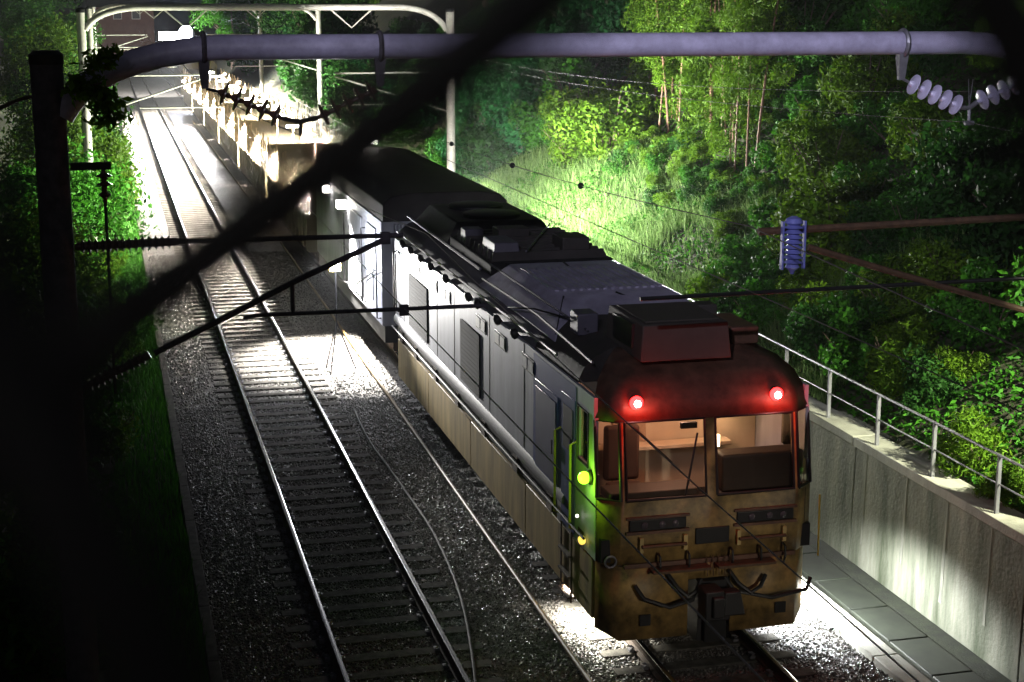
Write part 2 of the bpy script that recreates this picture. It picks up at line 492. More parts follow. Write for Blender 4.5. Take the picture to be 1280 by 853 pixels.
MB().tube([(XW+.1, 8, 2.16), (XW+.1, 110, 2.16)], .012, 6).build('lower_rail', M['steel'], rl)
for i in range(52):
    y = 9.4 + i*1.72
    MB().box(XW+.075, XW+.125, y-.022, y+.022, 1.75, 2.545).build('post', M['steel'], rl)
t = MB()
for i in range(120): t.box(9.50, 9.86, 8+i*1.0, 8.985+i*1.0, -.32, -.10)
tag(t.build('cable_trough', M['concrete'], bevel=.012), 'pale concrete cable trough along the right side of the train', 'cable trough')
t = MB()
for i in range(120): t.box(10.15, 10.75, 8+i*1.2, 9.17+i*1.2, -.36, -.27)
tag(t.build('drain_cover', mat('dark_mossy_slab', (.02,.025,.014), .7, 0, .5, 3), bevel=.012), 'row of dark mossy drain slabs at the foot of the concrete wall', 'drain cover')
t = MB().tube([(5.62, 16, -.13), (5.70, 30, -.13), (5.86, 60, -.11), (6.0, 120, -.11)], .035, 10)
tag(t.build('conduit_pipe', M['ochre']), 'ochre conduit pipe lying on the gravel just left of the train', 'pipe')
t = MB().tube([(3.9+.02*i*0 + .4*math.sin(i*.16)+i*.045, 17.0+i*.55, -.14+.01*math.sin(i)) for i in range(30)], .022, 7)
tag(t.build('cable', M['black']), 'thin black cable snaking over the gravel between the two tracks', 'cable')

# ------------------------------------------------------------------ locomotive
LX = 7.35
loco = empty('locomotive', (LX, 18.5, 0), 'boxy grey locomotive with two red tail lamps and a lit cab', 'locomotive')
HW = 1.49
secz = [  # z, front y offset, side inset
 (1.28, .02, 0), (1.62, .0, 0), (2.15, .0, 0), (3.15, .15, .01), (3.42, .24, .03), (3.62, .40, .12), (3.78, .62, .28), (3.88, .95, .50), (3.92, 1.30, .75)]
def cols(inset):
    h = HW - inset
    return [-h, -h+.26, -h+.33, -.075, .075, h-.33, h-.26, h]
def coly(i, off, z):
    ch = [.24, .02, .015, 0, 0, .015, .02, .24][i]
    return off + ch
V = []; 
for z, off, ins in secz:
    for i, x in enumerate(cols(ins)):
        V.append((LX + x, 18.5 + coly(i, off, z), z))
nC = 8
lower = MB(); brow = MB(); 
for j in range(len(secz)-1):
    tgt = lower if j < 3 else brow
    for i in range(nC-1):
        if j == 2 and i in (0, 2, 4, 6): continue     # window openings
        a = j*nC+i
        tgt.add([V[a], V[a+1], V[a+nC+1], V[a+nC]], [(0,1,2,3)])
lf = lower.build('cab_front', M['front'], loco, solid=.05)
bf = brow.build('roof_brow', M['brow'], loco, solid=.05)
# windscreen panes and their dark rubber frames
def pane(i):
    a = 2*nC+i
    q = [Vector(V[a]), Vector(V[a+1]), Vector(V[a+nC+1]), Vector(V[a+nC])]
    d = Vector((0, .02, 0))
    fr = MB().tube([q[0], q[1], q[2], q[3], q[0]], .022, 6).build('window_frame', M['black'], loco)
    MB().add([p + d for p in q], [(0,1,2,3)]).build('windscreen' if i in (2,4) else 'quarter_window', M['glass'], fr)
for i in (0, 2, 4, 6): pane(i)
# cab sides
for sg in (-1, 1):
    x = LX + sg*HW; xi = x - sg*.05
    c = MB()
    def pl(y0,y1,z0,z1): c.box(min(x,xi), max(x,xi), y0, y1, z0, z1)
    pl(18.78, 20.6, 1.28, 2.45); pl(18.90, 20.6, 3.18, 3.44); pl(18.86, 19.12, 2.45, 3.18); pl(19.62, 20.6, 2.45, 3.18)
    s_ = c.build('cab_side', M['body'], loco)
    f_ = MB().tube([(x, 19.12, 2.45), (x, 19.62, 2.45), (x, 19.62, 3.18), (x, 19.12, 3.18), (x, 19.12, 2.45)], .018, 5).build('side_window_frame', M['black'], loco)
    MB().box(xi-.004, xi+.004, 19.13, 19.61, 2.46, 3.17).build('side_window', M['glass'], f_)
# roof and body shell behind the cab
def hull(ins_z):
    pts = []
    for z, ins in ins_z: pts.append((LX-HW+ins, z))
    for z, ins in ins_z[::-1]: pts.append((LX+HW-ins, z))
    return pts
rz = [(3.44,.035),(3.62,.12),(3.78,.28),(3.88,.50),(3.92,.75)]
MB().prism(hull(rz)[::-1], 19.78, 22.0).build('cab_roof', M['darkroof'], loco)
MB().prism(hull([(1.62,0),(3.44,.0)])[::-1], 20.6, 33.55).build('body_side', M['body'], loco)
MB().prism(hull([(3.445,.03),(3.62,.12),(3.76,.30),(3.82,.55)])[::-1], 22.0, 33.5).build('roof', M['roof'], loco)
# blue band round the cab door
MB().box(LX-HW-.006, LX-HW, 19.70, 21.9, 1.66, 3.40).build('blue_band', M['blue'], loco)
dr = MB().box(LX-HW-.02, LX-HW-.0065, 20.55, 21.75, 1.70, 3.05).build('door', M['blue'], loco, bevel=.01)
MB().box(LX-HW-.032, LX-HW-.0205, 20.62, 21.68, 1.78, 2.96).build('door_panel', mat('slate_door_paint', (.10,.10,.20), .5), dr, bevel=.008)
MB().tube([(LX-HW-.06, 20.7, 2.2), (LX-HW-.06, 20.7, 2.4)], .014, 6).build('door_handle', M['steel'], dr)
cd = MB().box(LX-HW-.02, LX-HW-.0065, 19.70, 20.35, 1.34, 3.2).build('cab_door', M['blue'], loco, bevel=.01)
MB().box(LX-HW-.026, LX-HW-.0205, 19.8, 20.25, 2.45, 3.05).build('door_window', M['black'], cd)
for y in (20.42, 19.66):
    MB().tube([(LX-HW, y, 2.66), (LX-HW-.09, y, 2.62), (LX-HW-.09, y, 1.45), (LX-HW, y, 1.42)], .018, 8).build('grab_rail', M['yellow'], loco)
# underframe, sill and skirts
MB().box(LX-HW+.03, LX+HW-.03, 18.62, 33.5, 1.30, 1.61).build('underframe', M['black'], loco)
MB().prism([(LX-HW-.05,1.62),(LX-HW-.05,1.70),(LX-HW,1.78),(LX-HW,1.62)], 20.2, 33.55).build('side_sill', M['roof'], loco)
MB().tube([(LX-HW-.09, 19.0, 1.52), (LX-HW-.09, 33.5, 1.52)], .02, 6).build('side_pipe', M['black'], loco)
for sg in (-1, 1):
    x = LX + sg*(HW-.04)
    c = MB()
    for (a, b) in ((18.95, 22.4), (22.43, 26.2), (26.23, 30.0), (30.03, 33.4)):
        c.prism([(x-.03, .42), (x-.03, 1.25), (x+.03, 1.25), (x+.03, .42)], a, b)
    c.build('side_skirt', M['skirt'], loco, bevel=.01)
c = MB()
for y in (19.3, 20.9, 22.9, 25.1, 27.2, 29.2, 31.2, 32.8): MB().box(LX-HW-.001, LX-HW+.2, y, y+.28, 1.26, 1.5).build('underframe_bracket', M['rust'], loco)
# bogies with wheels
for yc in (21.2, 26.0, 30.8):
    b = MB(); b.box(6.2, 6.42, yc-1.5, yc+1.5, .45, .75); b.box(8.26, 8.48, yc-1.5, yc+1.5, .45, .75); b.box(6.42, 8.26, yc-.3, yc+.3, .5, .8)
    bo = b.build('bogie', M['black'], loco)
    for yy in (yc-1.1, yc+1.1):
        for x in (XL2, XR2):
            MB().lathe((x-.07, yy, .5), (x+.07, yy, .5), [(0,.1),(0,.5),(.10,.5),(.11,.53),(.14,.53),(.14,.1)], 24).build('wheel', M['rust'], bo)
# front skirt (bolster) below the cab, with a coupler gap
def skirt_pts(z0, z1, y, xs):
    return None
fs = MB()
ch = .30
outl = [(-HW+.02, .34), (-HW+.26, .03), (-.30, 0), (.30, 0), (HW-.26, .03), (HW-.02, .34)]
for z0, z1 in ((.24, 1.26),):
    for i in range(5):
        (xa, ya), (xb, yb) = outl[i], outl[i+1]
        zz0 = z0 if i != 2 else .24
        if i == 2: 
            fs.add([(LX+xa,18.5+ya,1.02),(LX+xb,18.5+yb,1.02),(LX+xb,18.5+yb,z1),(LX+xa,18.5+ya,z1)], [(0,1,2,3)])
        else:
            zl = z0 + (.10 if i in (0, 4) else 0)
            zr = zl
            fs.add([(LX+xa,18.5+ya,zl),(LX+xb,18.5+yb,z0),(LX+xb,18.5+yb,z1),(LX+xa,18.5+ya,z1)] if i < 2 else
                   [(LX+xa,18.5+ya,z0),(LX+xb,18.5+yb,zl),(LX+xb,18.5+yb,z1),(LX+xa,18.5+ya,z1)], [(0,1,2,3)])
fsk = fs.build('front_skirt', M['front'], loco, solid=.05)
MB().box(LX-HW+.3, LX+HW-.3, 18.47, 18.52, 1.24, 1.30).build('skirt_rim', M['brow'], loco, bevel=.008)
for x in (6.46, 8.36):
    h = MB().box(x-.075, x+.075, 18.475, 18.497, .44, .59).build('jacking_hole', M['black'], fsk)
# coupler and draft gear
cu = MB().box(7.16, 7.56, 18.42, 18.9, .18, 1.0).build('coupler_pocket', M['black'], loco)
c = MB(); c.box(7.10, 7.36, 17.98, 18.3, .62, 1.02); c.box(7.25, 7.46, 18.02, 18.5, .60, .92); c.frustum(7.36,7.66,18.0,18.2,.66, 7.38,7.60,18.02,18.2,.98)
c.box(7.18, 7.34, 17.90, 18.02, .68, .96)
c.build('coupler', M['black'], cu, bevel=.02)
c = MB(); c.box(7.22, 7.52, 18.30, 18.40, .20, .62)
c.build('coupler_bracket', M['grille'], cu, bevel=.01)
for (x0, x1, sgy) in ((6.30, 7.15, .0), (7.55, 8.75, .0), (6.75, 7.2, .12), (7.6, 8.1, .10)):
    xm = (x0+x1)/2
    MB().tube([(x0, 18.46, 1.02+sgy), (x0+.1, 18.36, .86+sgy), (xm, 18.30, .74+sgy), (x1-.1, 18.33, .80+sgy), (x1, 18.42, .92+sgy)], .028, 8).build('air_hose', M['black'], loco)
for x in (6.62, 7.02, 7.62, 8.02, 8.36):
    MB().tube([(x, 18.47, 1.42), (x, 18.40, 1.40), (x, 18.38, 1.28), (x, 18.44, 1.16)], .016, 6).build('air_cock', M['black'], loco)
# recessed lamp clusters with small lamps
for (x0, x1) in ((6.22, 7.0), (7.70, 8.50)):
    rc = MB().box(x0, x1, 18.47, 18.502, 1.74, 1.90).build('lamp_cluster', M['black'], loco, bevel=.02)
    rm = MB(); rm.box(x0-.04, x1+.04, 18.46, 18.498, 1.70, 1.738); rm.box(x0-.04, x1+.04, 18.46, 18.498, 1.902, 1.935)
    rm.build('lamp_cluster_rim', M['brow'], rc)
    for xx in (x0+.2, (x0+x1)/2+.05, x1-.16):
        MB().lathe((xx, 18.475, 1.82), (xx, 18.44, 1.82), [(0,.045),(.02,.045),(.03,.032),(.035,.001)], 14).build('small_lamp', M['lampglass'], rc)
MB().box(7.13, 7.60, 18.47, 18.498, 1.50, 1.72).build('blank_plate', M['black'], loco, bevel=.01)
for (x0, x1) in ((6.38, 6.98), (7.72, 8.36)):
    MB().tube([(x0, 18.5, 1.55), (x0, 18.40, 1.55), (x1, 18.40, 1.55), (x1, 18.5, 1.55)], .022, 8).build('step_rail', M['rust'], loco)
    for xx in (x0, x1): MB().box(xx-.025, xx+.025, 18.43, 18.5, 1.46, 1.66).build('rail_bracket', M['skirt'], loco)
for x in (6.9, 7.8):
    MB().box(x-.4, x+.4, 18.30, 18.5, 1.20, 1.235).build('front_step', M['rust'], loco)
c = MB()
for k_ in range(5): c.tube([(7.28+k_*.08, 18.44, 1.35), (7.28+k_*.08, 18.40, 1.08)], .008, 5)
c.build('chain', M['rust'], loco)
# pipe elbow ring and reflectors at the front corners
MB().tube([(6.0+.075*math.cos(a), 18.56, 1.33+.075*math.sin(a)) for a in np.linspace(0, 2*PI, 17)], .016, 6).build('rubber_ring', M['steel'], loco)
MB().lathe((5.80, 19.15, 1.45), (5.76, 19.13, 1.45), [(0,.06),(.03,.06),(.04,.02)], 16).build('reflector', emis('self_lit_yellow_reflector', (1.0,.72,.12), 1.3), loco)  # emission stands in for light the reflector throws back
MB().sphere((5.78, 19.35, 1.72), .022).build('marker_lamp', emis('tiny_white_lamp', (1,.9,.8), 6), loco)
MB().tube([(8.93, 18.62, 2.0), (8.93, 18.60, 1.15)], .012, 6).build('marker_rod', M['yellow'], loco)
gl = MB().sphere((5.76, 18.98, 2.36), .085).build('side_signal_lamp', M['greenlens'], loco)
MB().lathe((5.86, 18.98, 2.36), (5.80, 18.98, 2.36), [(0,.10),(.03,.10),(.05,.07)], 16).build('lamp_bezel', M['black'], gl)
light('POINT', 'green_light', (5.60, 18.88, 2.36), 13, (.35, 1, .03), loco, size=.05)
# tail lamps
for x in (6.37, 8.30):
    tl = MB().lathe((x, 18.86, 3.40), (x, 18.66, 3.385), [(0,.085),(.10,.085),(.13,.08),(.14,.075)], 18).build('tail_lamp', M['black'], loco)
    MB().lathe((x, 18.73, 3.39), (x, 18.68, 3.388), [(0,.09),(.02,.09),(.05,.055),(.056,.005)], 16).build('lens', M['redlens'], tl)
    MB().sphere((x, 18.668, 3.388), .045, 10, 6).build('bulb', M['redcore'], tl)
    light('POINT', 'red_light', (x, 18.44, 3.32), 18, (1, .035, .02), loco, size=.05)
# cab furniture, lit warm from inside
MB().box(LX-HW+.06, LX+HW-.06, 20.50, 20.56, 1.4, 3.42).build('cab_back_wall', M['cream'], loco)
MB().box(LX-HW+.06, LX+HW-.06, 18.7, 20.5, 1.30, 1.36).build('cab_floor', M['desk'], loco)
MB().box(LX-HW+.1, LX+HW-.1, 18.95, 20.5, 3.40, 3.43).build('cab_ceiling', M['cream'], loco)
MB().box(6.62, 7.12, 20.47, 20.499, 1.45, 3.25).build('cab_inner_door', mat('tan_door_paint', (.45,.30,.20), .5), loco, bevel=.02)
c = MB(); c.box(6.0, 7.2, 18.62, 19.05, 2.10, 2.22); c.box(6.1, 7.1, 18.66, 18.95, 1.4, 2.10)
c.build('driving_desk', M['desk'], loco, bevel=.02)
c = MB(); c.box(7.55, 8.7, 18.66, 19.0, 2.12, 2.62); c.box(7.5, 8.75, 18.64, 18.9, 1.4, 2.12)
c.build('instrument_cabinet', M['desk'], loco, bevel=.03)
c = MB(); c.box(6.35, 6.85, 19.5, 19.98, 1.85, 1.97); c.box(6.35, 6.85, 19.93, 20.08, 1.97, 2.75)
c.build('driver_seat', M['seat'], loco, bevel=.05)
c = MB(); c.box(6.0, 8.3, 20.2, 20.46, 2.30, 2.36)
c.build('cab_shelf', M['cream'], loco, bevel=.01)
MB().box(8.05, 8.45, 20.1, 20.3, 2.75, 2.80).build('desk_lamp', M['warmlens'], loco)
MB().box(7.02, 7.24, 18.80, 18.86, 2.98, 3.06).build('sun_visor', M['black'], loco)
MB().box(7.45, 7.62, 18.95, 19.0, 2.66, 2.82).build('screen', M['warmlens'], loco)
cl = MB().box(7.0, 7.7, 19.5, 19.62, 3.375, 3.398).build('cab_lamp', M['warmlens'], loco)
light('POINT', 'cab_light', (7.2, 19.6, 3.2), 38, (1, .54, .38), loco, size=.12)
# wipers
for (a, b) in (((6.98, 18.48, 2.18), (7.16, 18.58, 2.98)), ((6.28, 18.56, 3.12), (6.80, 18.53, 2.62))):
    MB().tube([a, b], .014, 6).build('wiper', M['black'], loco)
# roof: box over the cab, hatch, louvres, exhaust boxes, rim pipe
c = MB().frustum(6.50, 7.75, 18.95, 20.5, 3.86, 6.54, 7.71, 19.0, 20.45, 4.34).build('roof_unit', M['boxg'], loco, bevel=.02)
MB().box(6.60, 6.62+1.0, 19.1, 20.3, 4.34, 4.37).build('unit_lid', M['boxg'], c, bevel=.01)
MB().box(6.485, 6.53, 19.3, 20.1, 3.98, 4.30).build('unit_grille', M['black'], c)
MB().box(8.0, 8.4, 19.6, 20.6, 3.88, 4.12).build('horn_box', M['brow'], loco, bevel=.02)
h = MB().frustum(6.0, 8.70, 21.3, 26.2, 3.66, 6.42, 8.25, 22.3, 25.6, 4.10).build('roof_hatch', M['rooflight'], loco, bevel=.03)
for (a, b) in (((6.08,21.5,3.73),(6.45,22.4,4.12)), ((7.3,21.7,3.90),(7.3,25.4,4.14)), ((7.9,21.8,3.9),(7.3,22.5,4.13))):
    MB().tube([a, b], .014, 5).build('lifting_seam', M['black'], h)
lv = MB().box(6.25, 8.45, 26.25, 29.6, 3.80, 4.02).build('louvre_bank', M['grille'], loco)
for i in range(9):
    y = 26.4 + i*.35
    MB().frustum(6.3, 8.4, y, y+.20, 4.02, 6.35, 8.35, y+.08, y+.14, 4.16).build('louvre', M['darkroof'], lv)
bx = MB().frustum(6.36, 6.86, 26.5, 27.5, 4.0, 6.40, 6.82, 26.55, 27.45, 4.32).build('roof_box', M['roof'], loco, bevel=.02)
MB().frustum(6.2, 8.5, 29.8, 33.2, 3.80, 6.5, 8.2, 30.1, 32.9, 4.22).build('radiator_hood', M['darkroof'], loco, bevel=.03)
for yy in (30.8, 32.2):
    MB().lathe((7.35, yy, 4.2), (7.35, yy, 4.32), [(0,.58),(.08,.58),(.10,.54),(.12,.1)], 24).build('fan_cowl', M['black'], loco)
MB().tube([(5.90, 20.8, 3.60), (5.90, 33.4, 3.60)], .022, 6).build('gutter_pipe', M['wirel'], loco)
MB().tube([(6.05, 19.6, 3.74), (6.10, 22.6, 3.82), (6.05, 26.0, 3.80)], .02, 6).build('roof_handrail', M['wirel'], loco)
MB().tube([(6.5, 20.9, 3.96), (6.0, 22.4, 3.95), (5.9, 23.6, 3.75)], .014, 6).build('roof_cable', M['black'], loco)
for i, (a, b, r_) in enumerate([((6.3,20.7,3.95),(6.25,26.3,4.0),.018), ((8.3,20.8,3.95),(8.5,33,3.9),.03), ((6.9,26.3,4.2),(8.2,29.5,4.2),.02), ((6.6,29.7,4.0),(8.0,29.7,4.1),.035), ((6.1,26.4,3.9),(6.1,33.2,3.95),.03), ((7.0,20.6,4.0),(7.6,21.4,3.98),.02)]):
    MB().tube([a, b], r_, 6).build('roof_conduit', M['black'] if i % 2 else M['roof'], loco)
for (x, y, w_, d_, h_) in ((7.9, 27.0, .5, .7, .35), (7.2, 28.6, .6, .5, .3), (6.5, 28.8, .35, .4, .28), (8.1, 20.9, .3, .3, .22), (6.35, 21.0, .3, .4, .16)):
    MB().box(x-w_/2, x+w_/2, y-d_/2, y+d_/2, 3.85, 4.0+h_).build('roof_locker', M['darkroof'] if x > 7 else M['roof'], loco, bevel=.02)
c = MB()
for i in range(14): c.box(6.46+i*.128, 6.52+i*.128, 22.9, 25.0, 4.10, 4.13)
c.build('hatch_ribs', M['rooflight'], h)
for y in (22.9, 24.0, 25.4, 26.1, 28.0, 29.4, 30.4, 31.5, 32.4):
    MB().lathe((5.87, y, 3.50), (5.76, y, 3.46), [(0,.05),(.03,.085),(.09,.085),(.11,.05)], 14).build('roof_lug', M['black'], loco)
for y in (22.2, 23.95, 25.3, 28.1, 29.3, 31.0):
    wf = MB().box(LX-HW-.014, LX-HW-.001, y-.36, y+.36, 3.04, 3.28).build('vent_window', M['black'], loco, bevel=.01)
    for q in (-1, 1):
        MB().box(LX-HW-.022, LX-HW-.0145, y+q*.175-.14, y+q*.175+.14, 3.075, 3.245).build('vent_pane', M['whitep'] if y > 23 else M['steel'], wf)
for (y0, y1) in ((25.35, 26.85), (29.9, 31.85)):
    g = MB().box(LX-HW-.03, LX-HW-.001, y0, y1, 1.86, 2.96).build('side_grille', M['grille'], loco, bevel=.02)
    c = MB()
    for i in range(13):
        z = 1.92 + i*.076
        c.prism([(LX-HW-.036, z), (LX-HW-.031, z+.012), (LX-HW-.031, z)], y0+.08, y1-.08)
    c.build('grille_louvre', M['grille'], g)
c = MB()
for y in (22.45, 24.7, 27.45, 29.0, 32.5):
    c.box(LX-HW-.006, LX-HW-.001, y, y+.025, 1.80, 3.42)
c.build('panel_seam', M['black'], loco)
for (ya, yb) in ((33.05, 33.05), (33.3, 33.3)):
    MB().tube([(LX-HW, ya, 3.2), (LX-HW-.08, ya, 3.16), (LX-HW-.08, ya, 1.95), (LX-HW, ya, 1.9)], .018, 6).build('grab_rail', M['black'], loco)
c = MB(); 
for z in (.35, .65, .95): c.box(LX-HW-.06, LX-HW+.12, 19.85, 20.35, z, z+.03)
c.box(LX-HW-.02, LX-HW+.0, 19.83, 19.86, .3, 1.4); c.box(LX-HW-.02, LX-HW+.0, 20.34, 20.37, .3, 1.4)
c.build('cab_steps', M['rust'], loco)
c = MB().box(5.96, 6.04, 20.3, 20.5, .47, .50).build('assumed_step_lamp', M['whitelens'], loco)  # unseen lamp, assumed above the bright patch of ground
light('SPOT', 'step_light_near', (6.0, 20.2, .46), 1500, (1, .95, .8), loco, target=(5.93, 20.1, -.2), cone=135, blend=.6, size=.05)
c = MB().box(8.90, 8.98, 19.0, 19.2, .5, .6).build('assumed_step_lamp', M['whitelens'], loco)  # unseen lamp, assumed for the lit band low on the wall
light('SPOT', 'step_light_right', (9.05, 19.8, .5), 1300, (.92, .96, .98), loco, target=(9.53, 19.75, -.46), cone=150, blend=.45, size=.08)
light('POINT', 'green_light_right', (9.02, 22.6, .5), 6, (.45, 1, .25), loco, size=.04)  # unseen green lamp assumed on this side to tint the wall

# ------------------------------------------------------------------ second vehicle: generator van
van = empty('generator_van', (LX, 41, 0), 'tall dark-roofed grey van coupled behind the locomotive with a brilliantly lit end', 'rail van')
MB().prism(hull([(1.15,0),(3.55,.0)])[::-1], 35.3, 47.0).build('body_side', M['body'], van)
MB().prism(hull([(3.555,.02),(3.95,.04),(4.12,.22),(4.2,.7)])[::-1], 35.25, 47.1).build('roof', M['darkroof'], van, bevel=.03)
MB().box(LX-HW+.05, LX+HW-.05, 35.3, 47, .75, 1.14).build('underframe', M['black'], van)
c = MB()
for i in range(30): c.box(LX-1.2+i*.082, LX-1.16+i*.082, 35.19, 35.295, 1.2, 3.5)
c.build('end_corrugation', M['body'], van)
for (a, b) in ((36.0, 37.3), (38.2, 40.0)):
    d = MB().box(LX-HW-.03, LX-HW-.001, a, b, 1.3, 3.3).build('door', M['body'], van, bevel=.015)
    MB().tube([(LX-HW-.07, a+.15, 1.6), (LX-HW-.07, a+.15, 2.7)], .018, 6).build('door_handle', M['steel'], d)
for y in (35.5, 37.7, 40.6):
    MB().tube([(LX-HW, y, 3.1), (LX-HW-.1, y, 3.1), (LX-HW-.1, y, 1.3), (LX-HW, y, 1.3)], .02, 6).build('grab_rail', M['black'], van)
MB().tube([(LX-HW-.12, 35.6, 2.4), (LX-HW-.12, 38.8, 1.5), (LX-HW-.12, 41.5, 1.2)], .02, 6).build('side_hose', M['black'], van)
for yc in (37.2, 45.0):
    b = MB(); b.box(6.2, 6.42, yc-1.3, yc+1.3, .45, .72); b.box(8.26, 8.48, yc-1.3, yc+1.3, .45, .72)
    bo = b.build('bogie', M['rust'], van)
    for yy in (yc-.9, yc+.9):
        for x in (XL2, XR2):
            MB().lathe((x-.07, yy, .45), (x+.07, yy, .45), [(0,.1),(0,.45),(.10,.45),(.11,.48),(.14,.48),(.14,.1)], 20).build('wheel', M['rust'], bo)
MB().box(7.15, 7.55, 33.5, 35.3, .7, .95).build('drawbar', M['black'], van)
c = MB().box(5.56, 5.80, 40.2, 40.5, 3.25, 3.45).build('work_lamp', M['whitelens'], van)
light('SPOT', 'work_light_left', (5.35, 40.2, 3.3), 34000, (1, .95, .86), van, target=(5.3, 38.8, 0), cone=80, blend=.8, size=.12)
ws = empty('added_work_light', (5.0, 36.8, -.2), 'added tripod fill light standing on the gravel beside the coupling, flooding it white', 'work light')  # stand and lamp added to brighten the locomotive side
for a in (0, 2.1, 4.2): MB().tube([(5.0, 36.8, 1.0), (5.0+.45*math.cos(a), 36.8+.45*math.sin(a), -.2)], .018, 6).build('leg', M['black'], ws)
MB().tube([(5.0, 36.8, .9), (5.0, 36.8, 2.2)], .02, 8).build('pole', M['black'], ws)
wh = MB().box(4.86, 5.14, 36.82, 36.9, 2.2, 2.42).build('lamp_housing', M['yellow'], ws, bevel=.01)
MB().box(4.88, 5.12, 36.795, 36.819, 2.22, 2.40).build('lens', M['whitelens'], wh)
light('POINT', 'work_glow', (4.95, 36.6, 2.5), 520, (.92, .94, 1), ws, size=.1)
light('SPOT', 'side_fill_beam', (4.3, 36.6, 2.5), 6500, (1, .97, .92), ws, target=(5.98, 27.5, 2.1), cone=34, blend=1, size=.1)
c = MB().box(8.88, 9.05, 40.8, 41.1, 3.1, 3.3).build('work_lamp', M['whitelens'], van)
MB().box(5.62, 5.80, 43.4, 43.7, 3.3, 3.48).build('work_lamp', M['whitelens'], van)  # added lamp box for the light that brightens the left trees
light('SPOT', 'tree_fill_light', (5.4, 43.5, 3.2), 15000, (.9, 1, .72), van, target=(-1.6, 44.0, 3.2), cone=96, blend=.7, size=.1)
light('POINT', 'work_light_right', (9.25, 41.0, 3.0), 18000, (1, .98, .92), van, size=.1)
c = MB().box(6.9, 7.7, 46.8, 47.0, 4.3, 4.42).build('roof_lamp', M['whitelens'], van)

# ------------------------------------------------------------------ stake wagons
def wagon():
    e = empty('stake_wagon', (LX, 0, 0), 'olive stake wagon', 'wagon', 'stake wagons behind the van')
    MB().box(LX-1.45, LX+1.45, -6.2, 6.2, .75, 1.15).build('underframe', M['wagon'], e)
    for sg in (-1, 1):
        x = LX + sg*1.45
        c = MB(); c.box(x-.03, x+.03, -6.2, 6.2, 1.15, 1.9); 
        for i in range(13): c.box(x-.07, x+.07, -6.2+i*1.03-.04, -6.12+i*1.03, .8, 1.95)
        c.build('side_board', M['wagon'], e)
        for i in range(17):
            y = -6.1 + i*.7625
            MB().tube([(x, y, 1.15), (x, y, 3.15+.25*math.sin(i*1.7))], .035, 6).build('stake', M['stake'], e)
        MB().tube([(x, -6.1, 2.7), (x, 6.1, 2.7)], .03, 6).build('stake_rail', M['stake'], e)
    MB().box(LX-1.4, LX+1.4, -6.25, -6.15, 1.15, 3.0).build('headboard', M['wagon'], e)
    c = MB()
    for i in range(11): c.tube([(LX-1.2+i*.24, -5.9, 1.3+.13*(i%2)), (LX-1.2+i*.24, 5.9, 1.3+.13*(i%2))], .09, 6)
    for i in range(10): c.tube([(LX-1.1+i*.24, -5.7, 1.55), (LX-1.1+i*.24, 5.7, 1.55)], .09, 6)
    c.build('pipe_load', M['whitep'], e)
    for yc in (-4, 4):
        b = MB(); b.box(6.3, 6.5, yc-1.1, yc+1.1, .4, .7); b.box(8.2, 8.4, yc-1.1, yc+1.1, .4, .7)
        for yy in (yc-.8, yc+.8):
            for xx in (XL2, XR2): b.lathe((xx-.07, yy, .42), (xx+.07, yy, .42), [(0,.42),(.14,.42)], 16)
        b.build('bogie', M['rust'], e)
    for yy in (-3.2, 3.2):
        l = MB().box(LX-1.72, LX-1.5, yy-.1, yy+.1, 2.45, 2.6).build('side_lamp', M['whitelens'], e)
        light('SPOT', 'side_light', (LX-1.75, yy, 2.38), 8500, (.95, 1.0, .78), e, target=(LX-8.6, yy, 4.3), cone=118, blend=.8, size=.08)
        l = MB().box(LX-.3, LX+.3, yy-.06, yy+.06, 3.4, 3.5).build('load_lamp', M['whitelens'], e)
        if yy > 0:
            MB().box(LX+1.5, LX+1.66, yy-.1, yy+.1, 2.95, 3.1).build('slope_fill_lamp', M['whitelens'], e)  # lamps added on this side to brighten the slope and its trees
            light('SPOT', 'slope_fill_light', (LX+1.75, yy, 2.9), 6000, (.98, 1, .88), e, target=(LX+9, yy, 6.5), cone=130, blend=.7, size=.08)
        MB().tube([(LX, yy, 1.6), (LX, yy, 3.4)], .03, 6).build('lamp_post', M['stake'], e)
        light('SPOT', 'load_light', (LX-.3, yy+.2, 3.35), 60000, (1, .90, .78), e, target=(LX, yy, 0), cone=158, blend=.2, size=.2)
    return e
wg = wagon(); wg.location = (LX, 55.5, 0)
names = ['first olive stake wagon, its end board facing the tall dark van', 'second stake wagon in the lit train, counted from the dark van',
         'third stake wagon in the lit train, counted from the dark van', 'fourth stake wagon in the lit train, counted from the dark van',
         'fifth stake wagon in the lit train, counted from the dark van', 'last stake wagon, next to the glaring headlamp car']
wg['label'] = names[0]
for i in range(1, 6):
    c = copy_tree(wg); c.location = (LX, 55.5 + 13.4*i, 0); c['label'] = names[i]
tc_ = empty('inspection_car', (LX, 136, 0), 'inspection car at the far train end, glaring headlamp on its platform', 'inspection car')
MB().prism(hull([(1.0,0),(3.5,.0),(3.8,.3)])[::-1], 134, 146).build('body', M['wagon'], tc_)
c = MB(); 
for x in (5.95, 7.35, 8.7):
    for y in (134.3, 140): c.tube([(x, y, 3.7), (x, y, 5.6)], .05, 6)
c.box(5.85, 8.8, 134.1, 140.2, 5.2, 5.3); c.build('platform', M['steel'], tc_)
MB().box(6.2, 8.5, 133.94, 133.998, 2.0, 3.1).build('windscreen', M['black'], tc_)
MB().lathe((6.55, 134.3, 5.95), (6.5, 134.0, 5.95), [(0,.1),(.1,.6),(.3,.66)], 18).build('headlamp_shell', M['black'], tc_)
MB().lathe((6.5, 133.99, 5.95), (6.5, 133.9, 5.95), [(0,.62),(.05,.58),(.08,.1)], 18).build('headlamp', M['bluelens'], tc_)
